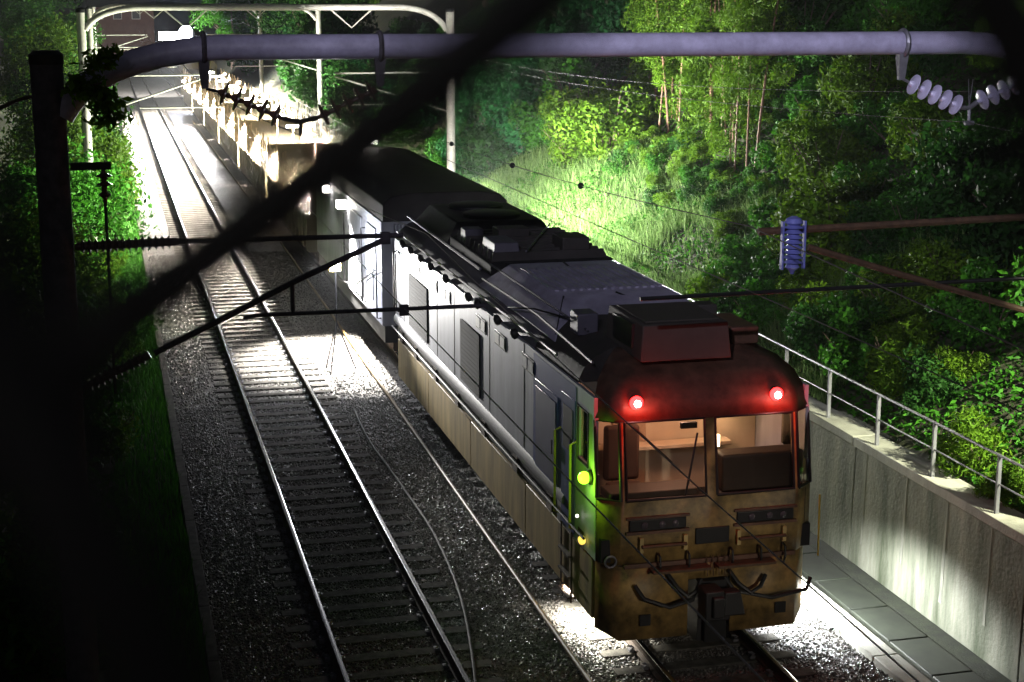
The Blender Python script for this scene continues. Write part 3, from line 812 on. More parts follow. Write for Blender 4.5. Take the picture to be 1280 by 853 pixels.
MB().box(4.3, 6.15, 133.9, 134.0, 5.45, 6.1).build('flood_lamp', emis('flood_lens', (1,.98,.95), 60), tc_)
MB().box(4.9, 5.7, 146.0, 146.1, 4.6, 4.9).build('rear_fill_lamp', M['whitelens'], tc_)  # lamp added at the rear to brighten the track beyond the car
light('SPOT', 'rear_fill_light', (5.2, 146.5, 5.2), 90000, (1, .98, .95), tc_, target=(3.0, 185, 0), cone=75, blend=.8, size=.3)
light('SPOT', 'headlight', (6.0, 133.4, 5.9), 160000, (1, .98, .95), tc_, target=(3.2, 105, 0), cone=18, blend=.9, size=.3)

# ------------------------------------------------------------------ catenary portals
def bend(p0, p1, p2, n=9):
    p0, p1, p2 = map(Vector, (p0, p1, p2))
    return [(p0*(1-t)**2 + p1*2*t*(1-t) + p2*t*t) for t in np.linspace(0, 1, n)]
def disc_string(parent, pts, name='insulator_disc', m=None):
    a, b = Vector(pts[0]), Vector(pts[1]); n = 5; d = (b-a)/n
    for i in range(n):
        c = a + d*i
        u = d.normalized()
        MB().lathe(c, c+d, [(0,.02),(.02,.035),(.045,.045),(.06,.125),(.075,.128),(.085,.10),(.09,.03),(d.length,.02)], 20).build(name, m or M['porc'], parent)
def portal(Y, zb, x0, x1, r, pm, mm, label, detail=True, rm=.17):
    e = empty('catenary_portal', ((x0+x1)/2, Y, 0), label, 'overhead line portal', 'overhead line portals along the tracks')
    g = 1.75
    for x, sg in ((x0, 1), (x1, -1)):
        ms = MB().tube([(x, Y, -.4), (x, Y, zb-.15)], [rm*1.08, rm], 18).build('mast', mm, e)
        MB().lathe((x, Y, zb-.16), (x, Y, zb-.02), [(0,rm+.01),(.10,rm+.01),(.14,rm-.04)], 18).build('mast_cap', M['black'], ms)
    pts = bend((x0+.12, Y, zb-.70), (x0+.42, Y, zb-.10), (x0+g, Y, zb)) + bend((x1-g, Y, zb), (x1-.55, Y, zb-.02), (x1-.12, Y, zb-.75))
    MB().tube(pts, r, 16).build('beam', pm, e)
    return e
P1 = portal(17.5, 7.935, -.60, 11.75, .135, M['pole'], M['mast'], 'nearest portal, a thick lilac tube beam curving down onto a dark mast')
# clamps of the first portal
for x in (1.02, 2.92, 9.22, 11.05):
    c = MB(); c.tube([(x, 17.5-.15*math.cos(a), 7.935+.15*math.sin(a)) for a in np.linspace(0, 2*PI, 19)], .028, 6)
    b = c.build('beam_clamp', M['mast'] if x < 5 else M['steel'], P1)  # left clamps darker in colour, like the silhouetted string below them
    c = MB(); c.frustum(x-.035, x+.035, 17.47, 17.53, 7.50, x-.065, x+.065, 17.44, 17.56, 7.86); c.build('hanger', M['mast'] if x < 5 else M['steel'], b)
dstr = empty('insulator_string', (10.1, 17.5, 7.2), 'pale lilac string of insulator discs hanging in a V from the beam at upper right', 'insulator', 'feeder insulator strings under the nearest portal')
disc_string(dstr, [(9.33, 17.5, 7.47), (10.05, 17.5, 7.16)]); disc_string(dstr, [(10.25, 17.5, 7.22), (10.95, 17.5, 7.50)][::-1])
MB().tube([(9.23, 17.5, 7.52), (9.33, 17.5, 7.47)], .018, 6).build('end_link', M['steel'], dstr)
c = MB(); c.tube([(10.05,17.5,7.16), (10.15,17.5,7.15), (10.25,17.5,7.22)], .03, 6); c.tube([(10.15,17.5,7.18),(10.16,17.5,6.97)], .022, 6); c.tube([(10.1,17.5,6.97),(10.22,17.5,6.97)], .03, 6); 
c.build('yoke', M['steel'], dstr)
for q in (-.03, .03): MB().tube([(10.15,17.5,7.15),(10.15+q,17.5,7.5)], .006, 5).build('arcing_horn', M['steel'], dstr)
MB().tube([(10.95,17.5,7.5),(11.05,17.5,7.52)], .018, 6).build('end_link', M['steel'], dstr)
dst2 = empty('insulator_string', (2.0, 17.5, 7.1), 'dark silhouetted string of insulator discs hanging from the beam above the wagons', 'insulator', 'feeder insulator strings under the nearest portal')
disc_string(dst2, [(1.16, 17.5, 7.47), (1.84, 17.5, 7.17)], m=M['darkpor']); disc_string(dst2, [(2.88, 17.5, 7.47), (2.22, 17.5, 7.17)], m=M['darkpor'])  # silhouette darkness put into the disc colour; the right string is pale
MB().tube([(1.03,17.5,7.50),(1.16,17.5,7.47)], .018, 6).build('end_link', M['black'], dst2)
c = MB(); c.tube([(1.84,17.5,7.17),(2.03,17.5,7.13),(2.22,17.5,7.17)], .028, 6); c.tube([(2.03,17.5,7.13),(2.03,17.5,6.98)], .022, 6)
c.build('yoke', M['black'], dst2)
# left cantilever of the first portal
ct = empty('cantilever', (-.4, 17.5, 5.3), 'dark cantilever bracket reaching from the left mast over the empty track', 'cantilever', 'cantilever brackets at the nearest portal')
MB().lathe((-.42, 17.5, 5.84), (.75, 17.5, 5.86), [(0,.03),(.03,.045)] + [q for i in range(14) for q in ((.06+i*.07,.045),(.085+i*.07,.085),(.10+i*.07,.045))] + [(1.06,.045),(1.1,.03)], 12).build('rod_insulator', M['darkpor'], ct)
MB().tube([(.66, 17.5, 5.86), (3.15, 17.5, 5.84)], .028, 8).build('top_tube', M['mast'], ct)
MB().lathe((-.42, 17.5, 4.28), (.45, 17.5, 4.68), [(0,.03),(.03,.045)] + [q for i in range(10) for q in ((.06+i*.07,.045),(.085+i*.07,.08),(.10+i*.07,.045))] + [(.8,.045)], 12).build('strut_insulator', M['darkpor'], ct)
MB().tube([(.36, 17.5, 4.63), (1.2, 17.5, 5.02), (2.0, 17.5, 5.40), (2.95, 17.5, 5.80)], .034, 8).build('strut_tube', M['mast'], ct)
MB().tube([(1.34, 17.5, 4.98), (1.5, 17.5, 5.0), (4.10, 17.5, 4.99)], .024, 8).build('steady_tube', M['mast'], ct)
MB().tube([(1.89, 17.5, 5.34), (1.89, 17.5, 4.99)], .024, 8).build('drop_tube', M['mast'], ct)
MB().box(3.10, 3.20, 17.46, 17.54, 4.92, 5.04).build('wire_clip', M['mast'], ct)
MB().box(2.9, 3.0, 17.45, 17.55, 5.75, 5.88).build('joint_clip', M['mast'], ct)
# right cantilever
cr = empty('cantilever', (11.4, 17.5, 5.3), 'rusty brown cantilever bracket from the right with a blue ribbed insulator', 'cantilever', 'cantilever brackets at the nearest portal')
MB().tube([(7.45, 17.5, 5.73), (11.6, 17.5, 5.80)], .045, 8).build('top_tube', M['rust'], cr)
MB().tube([(8.1, 17.5, 5.52), (9.3, 17.5, 5.15), (11.6, 17.5, 4.45)], .04, 8).build('strut_tube', M['rust'], cr)
MB().tube([(5.98, 17.5, 4.98), (11.6, 17.5, 5.02)], .026, 8).build('steady_tube', M['black'], cr)
ins = MB().lathe((7.86, 17.4, 5.92), (7.86, 17.4, 5.22), [(0,.03),(.03,.09),(.08,.11)] + [q for i in range(8) for q in ((.11+i*.06,.07),(.14+i*.06,.125),(.155+i*.06,.07))] + [(.62,.09),(.66,.04),(.7,.02)], 16).build('post_insulator', M['bluepor'], cr)
for sg in (-1, 1): MB().box(7.86+sg*.14-.012, 7.86+sg*.14+.012, 17.37, 17.43, 5.28, 5.86).build('insulator_strap', M['bluepor'], ins)
# line hanger on the left mast
hb = MB(); hb.box(-.42, .0, 17.47, 17.53, 6.66, 6.74); hbo = hb.build('bracket_arm', M['black'], P1)
MB().lathe((-.08, 17.5, 6.66), (-.08, 17.5, 6.30), [(0,.02),(.04,.03),(.07,.09),(.09,.03),(.13,.03),(.16,.085),(.18,.03),(.24,.03),(.27,.07),(.30,.03),(.36,.02)], 14).build('small_insulator', M['darkpor'], P1)
MB().tube([(-.08, 17.5, 6.3), (-.08, 17.5, 4.2)], .018, 6).build('hanging_rod', M['black'], P1)
labs = ['second portal down the line, cream tube beam over the van', 'third overhead line portal, brightly lit behind the second', 'fourth overhead line portal, small and pale beside the headlamp']
for i, (Y, lab) in enumerate(zip((53.5, 88, 122), labs)):
    p = portal(Y, 8.26, -.7, 11.35, .10, M['pole2'], M['pole2'], lab, rm=.14)
    for x, sg in ((-.6, 1), (11.2, -1)):
        xe = 3.1 if sg > 0 else 7.4
        c = MB(); c.tube([(x, Y, 6.1), (xe, Y, 6.1)], .035, 6); c.tube([(x, Y, 4.8), (xe, Y, 6.0)], .035, 6); c.tube([(x+sg*1.6, Y, 5.05), (xe+sg*.6, Y, 5.05)], .025, 6)
        c.tube([(x+sg*2.5, Y, 8.2), (x+sg*3.2, Y, 7.6), (x+sg*3.9, Y, 8.2)], .03, 6)
        c.build('cantilever_arm', M['pole2'], p)
def wire(name, pts, r, label, m, cat='wire'):
    return tag(MB().tube(pts, r, 6).build(name, m), label, cat)
def sag(x0, x1, z, y0, y1, s, n=14):
    return [(x0+(x1-x0)*t, y0+(y1-y0)*t, z - 4*s*t*(1-t)) for t in np.linspace(0, 1, n)]
def chain(xs, z, s):
    Ys = [-20, 17.5, 53.5, 88, 122, 160]; p = []
    for i in range(5):
        q = sag(xs[i], xs[i+1], z, Ys[i], Ys[i+1], s); p += q if i == 0 else q[1:]
    return p
wire('contact_wire', chain([3.05,3.15,3.45,3.15,3.45,3.15], 5.0, .02), .0065, 'worn bright contact wire over the empty track, crossing the picture before the cab', M['wirel'])
wire('contact_wire', chain([7.5,7.35,7.1,7.5,7.1,7.5], 5.02, .02), .0065, 'dark contact wire over the train track, passing above the roof', M['wire'])
mw = wire('messenger_wire', chain([3.5,3.42,3.3,3.3,3.3,3.3], 5.85, .56), .005, 'upper messenger wire above the empty track, its dull shine crossing the front', M['wirel'])
mw2 = wire('messenger_wire', chain([7.4,7.33,7.33,7.33,7.33,7.33], 5.80, .45), .007, 'dark messenger wire above the train with two round clamps against the lit grass', M['wire'])
for y in (24.5, 29.0, 34.5):
    z = 5.80 - 4*.45*((y-17.5)/36)*(1-(y-17.5)/36)
    MB().sphere((7.33, y, z), .055, 10, 6).build('wire_clamp', M['black'], mw2)
wire('feeder_wire', chain([10.1,10.15,10.15,10.15,10.15,10.15], 6.98, .35), .0045, 'thin pale feeder wire leaving the clamp of the lilac insulator string', M['wire'])
wire('feeder_wire', chain([10.9,10.9,9.6,9.6,9.6,9.6], 7.35, .55), .0045, 'thin pale feeder wire below the beam, crossing the bamboo', M['wire'])
wire('feeder_wire', sag(2.03, 2.03, 6.98, 17.5, 53.5, .3) + sag(2.03, 2.03, 6.98, 53.5, 88, .3)[1:], .007, 'dark feeder wire running from the silhouetted insulator string over the wagons', M['wire'])

# ------------------------------------------------------------------ foliage
def leaves(n, size, centre_r, lumps, flat=1.0, seed=0, aspect=.45, shell=.55):
    g = np.random.default_rng(seed)
    L = g.normal(size=(lumps, 3)); L /= np.linalg.norm(L, axis=1)[:, None]
    L *= (g.uniform(.25, .85, (lumps, 1))); L[:, 2] *= flat
    Lr = g.uniform(.22, .48, lumps)
    k = g.integers(0, lumps, n)
    d = g.normal(size=(n, 3)); d /= np.linalg.norm(d, axis=1)[:, None]
    rr = g.uniform(shell, 1.05, (n, 1))
    P = (L[k] + d*rr*Lr[k][:, None]) * centre_r
    nrm = d*.6 + g.normal(size=(n, 3))*.6; nrm /= np.linalg.norm(nrm, axis=1)[:, None]
    t = np.cross(nrm, g.normal(size=(n, 3))); t /= np.linalg.norm(t, axis=1)[:, None]
    b = np.cross(nrm, t)
    s = size * g.uniform(.6, 1.3, (n, 1))
    V = np.stack([P - t*s*.5, P + b*s*.5*aspect + nrm*s*.05, P + t*s*.5 - nrm*s*.12, P - b*s*.5*aspect + nrm*s*.05], 1)
    F = np.arange(n*4).reshape(-1, 4)
    return V.reshape(-1, 3), F
def twigs(r, seed, m, n=14, h=.8):
    g = random.Random(seed); b = MB()
    for i in range(n):
        a = g.uniform(0, 2*PI); q = g.uniform(.3, .85)*r
        b.tube([(g.uniform(-.1,.1), g.uniform(-.1,.1), -r*h), (math.cos(a)*q*.4, math.sin(a)*q*.4, -r*.2), (math.cos(a)*q, math.sin(a)*q, g.uniform(-.1,.6)*r)], [.03, .018, .006], 5)
    me = b.build('stem', m).data
    return me
kinds = []
for i, (mk, n, sz, lum, flat, asp) in enumerate([('leaf', 5200, .13, 16, .8, .5), ('leafy', 6500, .10, 15, .8, .45), ('leafd', 5200, .12, 18, .8, .5), ('leafb', 5200, .11, 15, .85, .55), ('leafy', 5200, .15, 13, .9, .24), ('leaf', 5600, .12, 14, 1.1, .38)]):
    V_, F_ = leaves(n, sz, 1.0, lum, flat, seed=20+i, aspect=asp)
    kinds.append(fastmesh('foliage', V_, F_, M[mk]))
_tmp = MB(); stem_me = twigs(1.0, 3, M['bark'])
for o in [o for o in COL.objects if o.name == 'stem' and o.parent is None]: bpy.data.objects.remove(o)
kl = ['mid green bushy shrub growing on the slope behind the wall', 'yellow green broad-leaved shrub growing on the slope behind the wall', 'dark small-leaved shrub growing on the slope behind the wall',
      'blue green shrub lit on the slope behind the van', 'narrow-leaved yellow green shrub growing on the slope behind the wall', 'upright mid green shrub growing on the slope behind the wall']
def shrub(x, y, z, r, k, label, group, cat='shrub', name='shrub', sz=1.0):
    e = empty(name, (x, y, z), label, cat, group)
    e.rotation_euler = (0, 0, random.uniform(0, 6.28)); e.scale = (r, r, r*sz)
    f = linkmesh('foliage', kinds[k], e, (0, 0, .62)); s_ = linkmesh('stem', stem_me, e, (0, 0, .62))
    return e
placed = []
def free(x, y, r):
    for (a, b, c) in placed:
        if (a-x)**2 + (b-y)**2 < (.52*(c+r))**2: return False
    placed.append((x, y, r)); return True
cnt = 0
for tr in range(14000):
    if cnt >= 205: break
    x = random.uniform(XW+.9, 16.5) if tr % 3 else random.uniform(14, 24); y = random.uniform(17, 58)
    if y < x*1.35 - 2: continue
    litgap = (x < 13.6) and 31 < y < 54
    if litgap or y < 19.5 or (y < 22 and x < 13.2): continue
    bamboo = .325 < x/y < .445 and y < 52
    r = random.uniform(.7, 1.45) * (1 + (y-17)/110)
    if bamboo: r = .45 if x < 15.5 else .3
    if .335 < x/y < .425 and 14.9 < x < 19 and y < 52: continue
    if x < XW+1.6: r = min(r, .8)
    if not free(x, y, r): continue
    k = random.choice([3,3,3,0,2]) if (y > 50 and x < 19) else random.choice([0,1,2,4,5,1,0])
    shrub(x, y, hill_z(x, y)-.15, r, k, kl[k], 'shrubs on the right slope'); cnt += 1
for i in range(26):
    y = random.uniform(21.5, 31); x = random.uniform(12.0, 14.8)
    if x/y > .62: continue
    k = random.choice([0, 2, 4, 1]); shrub(x, y, hill_z(x, y)-.1, random.uniform(.45, .85), k, kl[k], 'shrubs on the right slope')
# bright ferny bush on the wall
for i, (x, y, r) in enumerate([(12.0, 19.6, .75), (11.75, 18.5, .5), (12.3, 20.6, .62)]):
    shrub(x, y, 1.66, r, 4, ['bright lime feathery bush spilling over the wall top at the right edge', 'small bright fern clump hanging over the wall coping at the right edge', 'bright bush behind the handrail posts near the right edge'][i], 'bright bushes on the wall top', sz=.9)
# trees up the slope
def trunk_mesh(h, r, seed):
    g = random.Random(seed); b = MB()
    pts = [(0,0,-.4)]; x = y = 0
    for i in range(1, 7):
        x += g.uniform(-.12,.12); y += g.uniform(-.12,.12); pts.append((x, y, h*i/6))
    b.tube(pts, [r*(1-.12*i) for i in range(7)], 8)
    for i in range(7):
        a = g.uniform(0, 6.28); s = pts[3 + i % 3]; L = g.uniform(.8, 1.6)
        b.tube([s, (s[0]+math.cos(a)*L*.5, s[1]+math.sin(a)*L*.5, s[2]+L*.5), (s[0]+math.cos(a)*L, s[1]+math.sin(a)*L, s[2]+L*.9)], [r*.4, r*.25, r*.08], 6)
    o = b.build('trunk', M['bark']); me = o.data; bpy.data.objects.remove(o); return me
trunks = [trunk_mesh(4.2, .15, s) for s in (1, 2, 3)]
crowns = []
for i, mk in enumerate(('leafd', 'leaf', 'leafy', 'leaf')):
    V_, F_ = leaves(15000, .17, 2.3, 34, .85, seed=60+i, aspect=.45, shell=.4)
    crowns.append(fastmesh('crown', V_, F_, M[mk]))
def tree(x, y, z, s, k, label, group):
    e = empty('tree', (x, y, z), label, 'tree', group); e.scale = (s, s, s); e.rotation_euler = (0, 0, random.uniform(0, 6.28))
    linkmesh('trunk', trunks[k % 3], e); linkmesh('crown', crowns[k], e, (0, 0, 4.4)); return e
tl = ['tall dark tree standing high on the right slope', 'mid green tree standing high on the right slope', 'yellowish tree standing high on the right slope', 'mid green tree standing high on the right slope']
for i in range(34):
    x = random.uniform(18.5, 28); y = x*1.35 + random.uniform(0, 1)*(105 - x*1.35)
    if 40 < y < 58 and x < 21: x += 3
    tree(x, y, hill_z(x, y), random.uniform(.8, 1.35), i % 4, tl[i % 4], 'trees on the right slope')
# left side trees beside the line
for i, (x, y, s, k) in enumerate([(-2.9, 22.5, .95, 2), (-1.9, 29, .9, 1), (-1.6, 36, .9, 2), (-1.6, 45, 1.0, 1), (-1.5, 56, 1.1, 2), (-1.9, 70, 1.2, 1), (-3.0, 88, 1.3, 2), (-3.4, 106, 1.5, 1), (-5.5, 27, 1.3, 0), (-6, 36, 1.4, 0), (-6.5, 52, 1.5, 1)]):
    labs_ = ['leafy tree whose branches reach over the left mast, nearest on the left', 'second tree along the left side, its crown just behind the near mast', 'third tree along the left side, lit yellow green from down the line',
             'fourth tree along the left side, brightly lit beside the far track', 'fifth tree along the left side, glowing lime in the floodlight', 'sixth tree along the left side, small beside the far portal mast',
             'seventh tree along the left side, pale in the glare', 'farthest tree along the left side, under the headlamp glare', 'dark tree at the upper left edge behind the near mast', 'dark rear tree of the left bank, behind the front row', 'rear green tree of the left bank, behind the fourth tree']
    tree(x, y, left_z(x, y)-2.0 - (0 if i < 8 else .5), s, k, labs_[i], 'trees on the left bank')
tb = [o for o in COL.objects if o.get('label', '').startswith('leafy tree whose branches')][0]
V_, F_ = leaves(520, .13, .62, 7, .9, seed=77, aspect=.42, shell=.1)
off_ = Vector((-.02, 16.95, 7.62)); me_ = fastmesh('branch_leaves', V_, F_, M['leafy'])
b_ = linkmesh('branch_leaves', me_, None, off_); 
l_ = MB().tube([(-2.9, 22.3, 5.2), (-1.9, 20.0, 6.9), (-.9, 17.8, 7.4), (-.05, 16.9, 7.6)], [.05, .035, .02, .008], 6).build('limb', M['bark'])
bpy.context.view_layer.update()
for o_ in (b_, l_):
    o_.parent = tb; o_.matrix_parent_inverse = tb.matrix_world.inverted()
for i, y in enumerate(np.arange(20, 100, 3.2)):
    if i % 3 == 2: continue
    x = -.75 + random.uniform(-.4, .3)
    shrub(x, y, left_z(x, y)-.2, random.uniform(1.2, 1.8), random.choice([0, 1, 5, 4]), 'leafy shrub on the left bank between the curb grass and the trees', 'shrubs on the left bank')
# far trees and buildings across the line
for i, (x, y, s) in enumerate([(14, 118, 1.7), (18, 130, 2.0), (23, 120, 1.8), (-6, 135, 1.9), (28, 145, 2.2), (12, 160, 1.6)]):
    tree(x, y, -.3 + (1.5 if x > 11 else 0), s, i % 4, ['far tree right of the third portal', 'far tree behind the white house wall', 'far tree at the right of the distant house', 'far tree left of the distant line', 'large far tree at the foot of the dark hill', 'farthest tree beside the headlamp car'][i], 'trees far down the line')

for i in range(38):
    x = random.uniform(12.2, 17.5); y = random.uniform(52, 96)
    k = random.choice([3, 3, 0, 2]); shrub(x, y, hill_z(x, y) - .2, random.uniform(1.1, 1.9), k, kl[k], 'shrubs on the right slope')
for i in range(24):
    x = random.uniform(12.5, 26); y = random.uniform(96, 150)
    shrub(x, y, hill_z(min(x, 26), y) - .3, random.uniform(2.0, 3.4), random.choice([0, 3, 2]), 'pale far shrub on the slope beyond the third portal', 'far shrubs beyond the third portal')
# bamboo stand
cm = []
for s in range(3):
    b = MB(); g = random.Random(50+s); lean = g.uniform(-.05, .12)
    H = 7.0
    b.tube([(lean*t*H*(t), .02*t*H, -.3 + H*t) for t in np.linspace(0, 1, 9)], [.034 - .02*t for t in np.linspace(0, 1, 9)], 7)
    for i in range(20):
        z = .35*i; t = (z+.3)/H; b.lathe((lean*t*H*t, .02*t*H, z), (lean*t*H*t, .02*t*H, z+.03), [(0,.038-.02*t),(.03,.038-.02*t)], 7)
    o = b.build('culm', M['culm']); cm.append(o.data); bpy.data.objects.remove(o)
bl = []
for s in range(2):
    V_, F_ = leaves(2200, .17, 1.1, 12, 1.6, seed=90+s, aspect=.2)
    bl.append(fastmesh('bamboo_leaves', V_, F_, M['leafy']))
for i in range(58):
    x = random.uniform(14.9, 18.0); y = x / random.uniform(.345, .425)
    e = empty('bamboo', (x, y, hill_z(x, y)), 'thin reddish bamboo stem in the bare stand on the right slope', 'bamboo', 'bamboo stems on the right slope')
    e.rotation_euler = (random.uniform(-.07, .07), random.uniform(-.09, .09), random.uniform(0, 6.28)); q = random.uniform(.75, 1.15); e.scale = (q, q, q)
    linkmesh('culm', cm[i % 3], e); linkmesh('bamboo_leaves', bl[i % 2], e, (.3, .1, 5.4)); linkmesh('bamboo_leaves', bl[(i+1) % 2], e, (-.35, -.2, 3.6 if i % 3 else 1.4))

# grasses
def blades(n, fx, hmin, hmax, wid, seed, lean=.5):
    g = np.random.default_rng(seed)
    P = fx(g, n); n = len(P)
    a = g.uniform(0, 2*PI, n); h = g.uniform(hmin, hmax, n)
    d = np.stack([np.cos(a), np.sin(a), np.zeros(n)], 1); pr = np.stack([-np.sin(a), np.cos(a), np.zeros(n)], 1)
    l = g.uniform(.1, lean, n)
    mid = P + np.array([0,0,1])*(h*.6)[:, None] + d*(l*h*.35)[:, None]
    tip = P + np.array([0,0,1])*(h*(1-l*.3))[:, None] + d*(l*h)[:, None]
    w_ = wid*g.uniform(.6, 1.4, n)[:, None]
    V = np.stack([P - pr*w_, P + pr*w_, mid + pr*w_*.7, mid - pr*w_*.7, tip, tip + pr*w_*.1], 1)
    F = np.array([[0,1,2,3],[3,2,5,4]])[None] + (np.arange(n)*6)[:, None, None]
    return V.reshape(-1, 3), F.reshape(-1, 4)
def fr(g, n):
    y = g.uniform(24, 56, n); x = XW + .45 + 2.9*g.uniform(0, 1, n)**1.3
    bare = (np.abs(y - 34.5) < 1.4) & (np.abs(x - 12.9) < .6); k_ = ~bare | (g.uniform(size=n) < .2)
    x, y = x[k_], y[k_]
    return np.stack([x, y, [hill_z(a, b) for a, b in zip(x, y)]], 1)
V_, F_ = blades(42000, fr, .15, .62, .008, 5, lean=1.25)
tag(linkmesh('slope_grass', fastmesh('slope_grass', V_, F_, M['grass'])), kind='stuff')
def fr2(g, n):
    x = XW + .5 + 14*g.uniform(0, 1, n)**1.2; y = 17 + 70*g.uniform(0, 1, n)**1.4
    k_ = y > x*1.3 - 2; x, y = x[k_], y[k_]
    return np.stack([x, y, [hill_z(a, b) for a, b in zip(x, y)]], 1)
P2 = fr2(np.random.default_rng(31), 150000); g2 = np.random.default_rng(32); n2 = len(P2)
P2 = P2 + np.stack([np.zeros(n2), np.zeros(n2), .02 + .38*g2.uniform(0, 1, n2)*(.5+.5*np.sin(P2[:,0]*2.1+P2[:,1]*1.3))], 1)
nr = g2.normal(size=(n2, 3)); nr[:, 2] = np.abs(nr[:, 2]) + .4; nr /= np.linalg.norm(nr, axis=1)[:, None]
tt = np.cross(nr, g2.normal(size=(n2, 3))); tt /= np.linalg.norm(tt, axis=1)[:, None]; bb = np.cross(nr, tt)
sz = g2.uniform(.06, .17, (n2, 1))
V_ = np.stack([P2 - tt*sz*.5, P2 + bb*sz*.22 + nr*sz*.06, P2 + tt*sz*.5 - nr*sz*.12, P2 - bb*sz*.22 + nr*sz*.06], 1).reshape(-1, 3)
F_ = np.arange(n2*4).reshape(-1, 4)
tag(linkmesh('undergrowth', fastmesh('undergrowth', V_, F_, M['leaf'])), kind='stuff')
def fr3(g, n):
    y = g.uniform(17, 95, n); x = .88 - 1.1*g.uniform(0, 1, n)**1.2
    return np.stack([x, y, [left_z(a, b) for a, b in zip(x, y)]], 1)
V_, F_ = blades(22000, fr3, .12, .38, .012, 8)
tag(linkmesh('verge_grass', fastmesh('verge_grass', V_, F_, M['leaf'])), kind='stuff')
# marker post by the left verge
mp = empty('marker_post', (.15, 70, 0), 'short yellow marker post standing on the left verge', 'marker post')
MB().tube([(.15, 70, -.2), (.15, 70, 1.15)], .05, 8).build('post', M['yellow'], mp)
MB().box(.02, .28, 69.9, 70.1, -.3, -.1).build('footing', M['concrete'], mp)

# ------------------------------------------------------------------ distance: houses
def house(name, x, y, z, w_, d_, h, label, wallm, roofm):
    e = empty(name, (x, y, z), label, 'house', 'houses beyond the line')
    MB().box(x-w_/2, x+w_/2, y, y+d_, z-1, z+h).build('wall', wallm, e)
    MB().add([(x-w_/2-.4,y-.4,z+h),(x+w_/2+.4,y-.4,z+h),(x+w_/2+.4,y+d_+.4,z+h),(x-w_/2-.4,y+d_+.4,z+h),(x-w_/2-.4,y+d_/2,z+h+1.8),(x+w_/2+.4,y+d_/2,z+h+1.8)],
             [(0,1,5,4),(2,3,4,5),(1,2,5),(3,0,4),(3,2,1,0)]).build('roof', roofm, e)
    for i in range(int(w_//2.6)):
        q = x - w_/2 + 1.3 + i*2.6
        f = MB().box(q-.6, q+.6, y-.05, y, z+h-1.7, z+h-.5).build('window', M['whitep'], e)
        MB().box(q-.52, q+.52, y-.07, y-.051, z+h-1.62, z+h-.58).build('pane', M['black'], f)
house('house', 2.6, 240, 1.6, 9, 9, 6.2, 'brown boarded house at the far end of the empty track', M['house'], M['darkroof'])
house('house', 30, 150, 3.0, 14, 9, 4.6, 'dark house with a lit slatted balcony behind the second portal', M['darkroof'], M['darkroof'])

# ------------------------------------------------------------------ road bridge where the camera stands, its fence and assumed street lamps
br = empty('road_bridge', (5, -2.4, 6.8), 'concrete road bridge carrying the viewpoint over the tracks', 'bridge')
MB().box(-12, 24, -6, -.02, 6.2, 6.8).build('deck', M['concrete'], br)
bl_ = MB().box(7.9, 8.2, -.015, .08, 5.9, 6.1).build('cab_fill_lamp', M['steel'], br)  # unseen lamp added under the deck edge to brighten the cab front
MB().box(7.93, 8.17, .081, .09, 5.92, 6.08).build('lamp_lens', M['whitelens'], bl_)
light('SPOT', 'cab_fill_light', (8.05, .3, 6.0), 3600, (1, .90, .74), br, target=(7.35, 18.5, 1.3), cone=12, blend=1, size=.2)
fe = empty('chain_link_fence', (.02, .095, 8.38), 'blurred dark chain-link fence mesh directly in front of the viewpoint', 'fence')
YF = .095
def fwire(p, d, L, r):
    p = Vector(p); d = Vector(d).normalized(); n = 80
    return MB().tube([p + d*(L*(t-.5)) + Vector((0, .0025*math.sin(t*L/.062*PI*2), 0)) for t in np.linspace(0, 1, n)], r, 8)
d1 = Vector((.0263, 0, .0199)).normalized(); n1 = Vector((-d1.z, 0, d1.x))
d2 = Vector((.0085, 0, -.0216)).normalized()
base1 = Vector((.0126, YF, 8.3908)); base2 = Vector((-.0035, YF, 8.371)); base2b = Vector((.0590, YF, 8.3935))
step = base2b - base2
u = n1.dot(Vector((0,0,1)))
for k_ in range(-5, 6):
    fwire(base1 + n1*(k_*.064), d1, .7, .0034).build('diagonal_wire', M['fence'], fe)
    fwire(base2 + step*k_, d2, .7, .0034).build('diagonal_wire', M['fence'], fe)
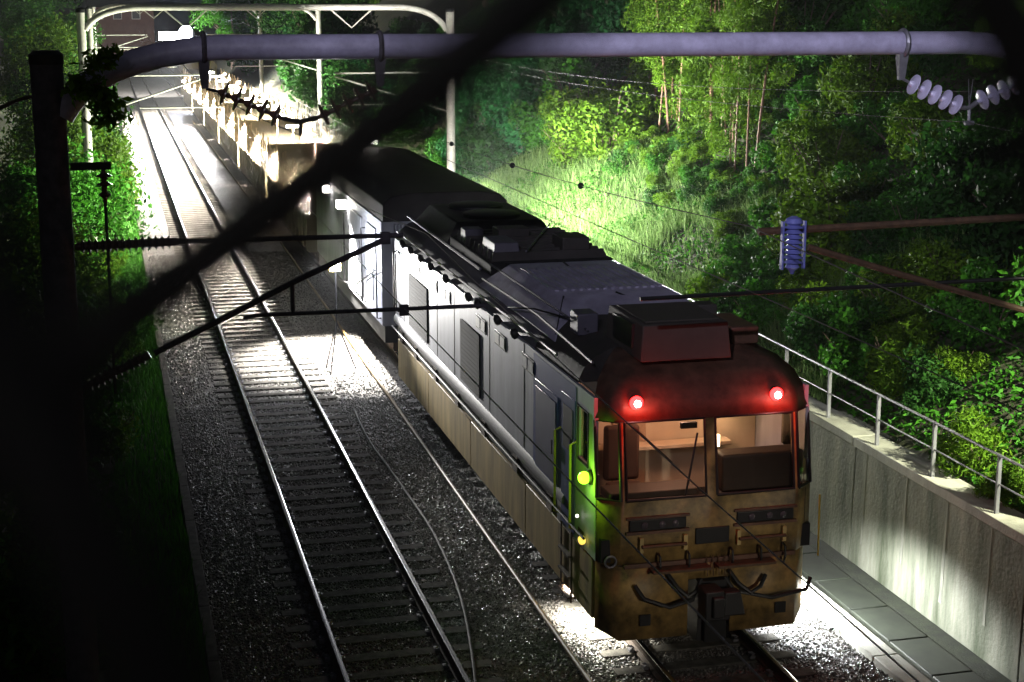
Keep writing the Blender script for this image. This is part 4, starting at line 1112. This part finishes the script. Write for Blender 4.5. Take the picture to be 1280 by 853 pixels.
def assumed_street_lamp(x, y, z0, h, dx, dy, power, col, target, label, cone=120):
    e = empty('assumed_street_lamp', (x, y, z0), label, 'street lamp', 'assumed street lamps near the bridge')
    MB().tube([(x, y, z0), (x, y, z0+h-.6)], [.09, .06], 10).build('pole', M['steel'], e)
    MB().tube(bend((x, y, z0+h-.6), (x, y, z0+h), (x+dx, y+dy, z0+h)), .035, 8).build('arm', M['steel'], e)
    X, Y, Z = x+dx, y+dy, z0+h
    hd = MB().frustum(X-.14, X+.14, Y-.3, Y+.3, Z-.06, X-.10, X+.10, Y-.22, Y+.22, Z+.06).build('lamp_head', M['steel'], e, bevel=.01)
    MB().box(X-.11, X+.11, Y-.24, Y+.24, Z-.075, Z-.061).build('lamp_lens', M['whitelens'], hd)
    light('SPOT', 'assumed_lamp_light', (X, Y, Z-.12), power, col, e, target=target, cone=cone, blend=.95, size=.15)
assumed_street_lamp(-4.0, -1.5, 6.8, 6.5, .8, 1.0, 26000, (.84, .82, 1.0), (22, 36, 14), 'assumed street lamp on the bridge behind the viewpoint', 60)  # unseen lamp, assumed; aimed to brighten the slope, beam and locomotive side
assumed_street_lamp(14.8, 12.2, hill_z(14.8, 12.2), 3.6, -.9, 1.2, 26000, (1.0, 1.0, .72), (12.2, 20.2, 2.0), 'assumed street lamp on the right bank beside the bridge, out of view', 46)  # unseen lamp, assumed; placed to brighten the bush on the wall top

# ------------------------------------------------------------------ thin volume added to imitate lens glare around the lamps
hz = MB().box(-230, 230, -40, 230, -2.0, 16.0).build('lamp_glare_haze', bpy.data.materials.new('glare_volume'), smooth=False)
hm = hz.data.materials[0]; hm.use_nodes = True; nt = hm.node_tree; nt.nodes.clear()
ho = nt.nodes.new('ShaderNodeOutputMaterial'); pv = nt.nodes.new('ShaderNodeVolumePrincipled')
pv.inputs['Color'].default_value = (.9, .92, 1, 1); pv.inputs['Density'].default_value = .00028; pv.inputs['Anisotropy'].default_value = .55
nt.links.new(pv.outputs[0], ho.inputs['Volume'])
tag(hz, kind='stuff')
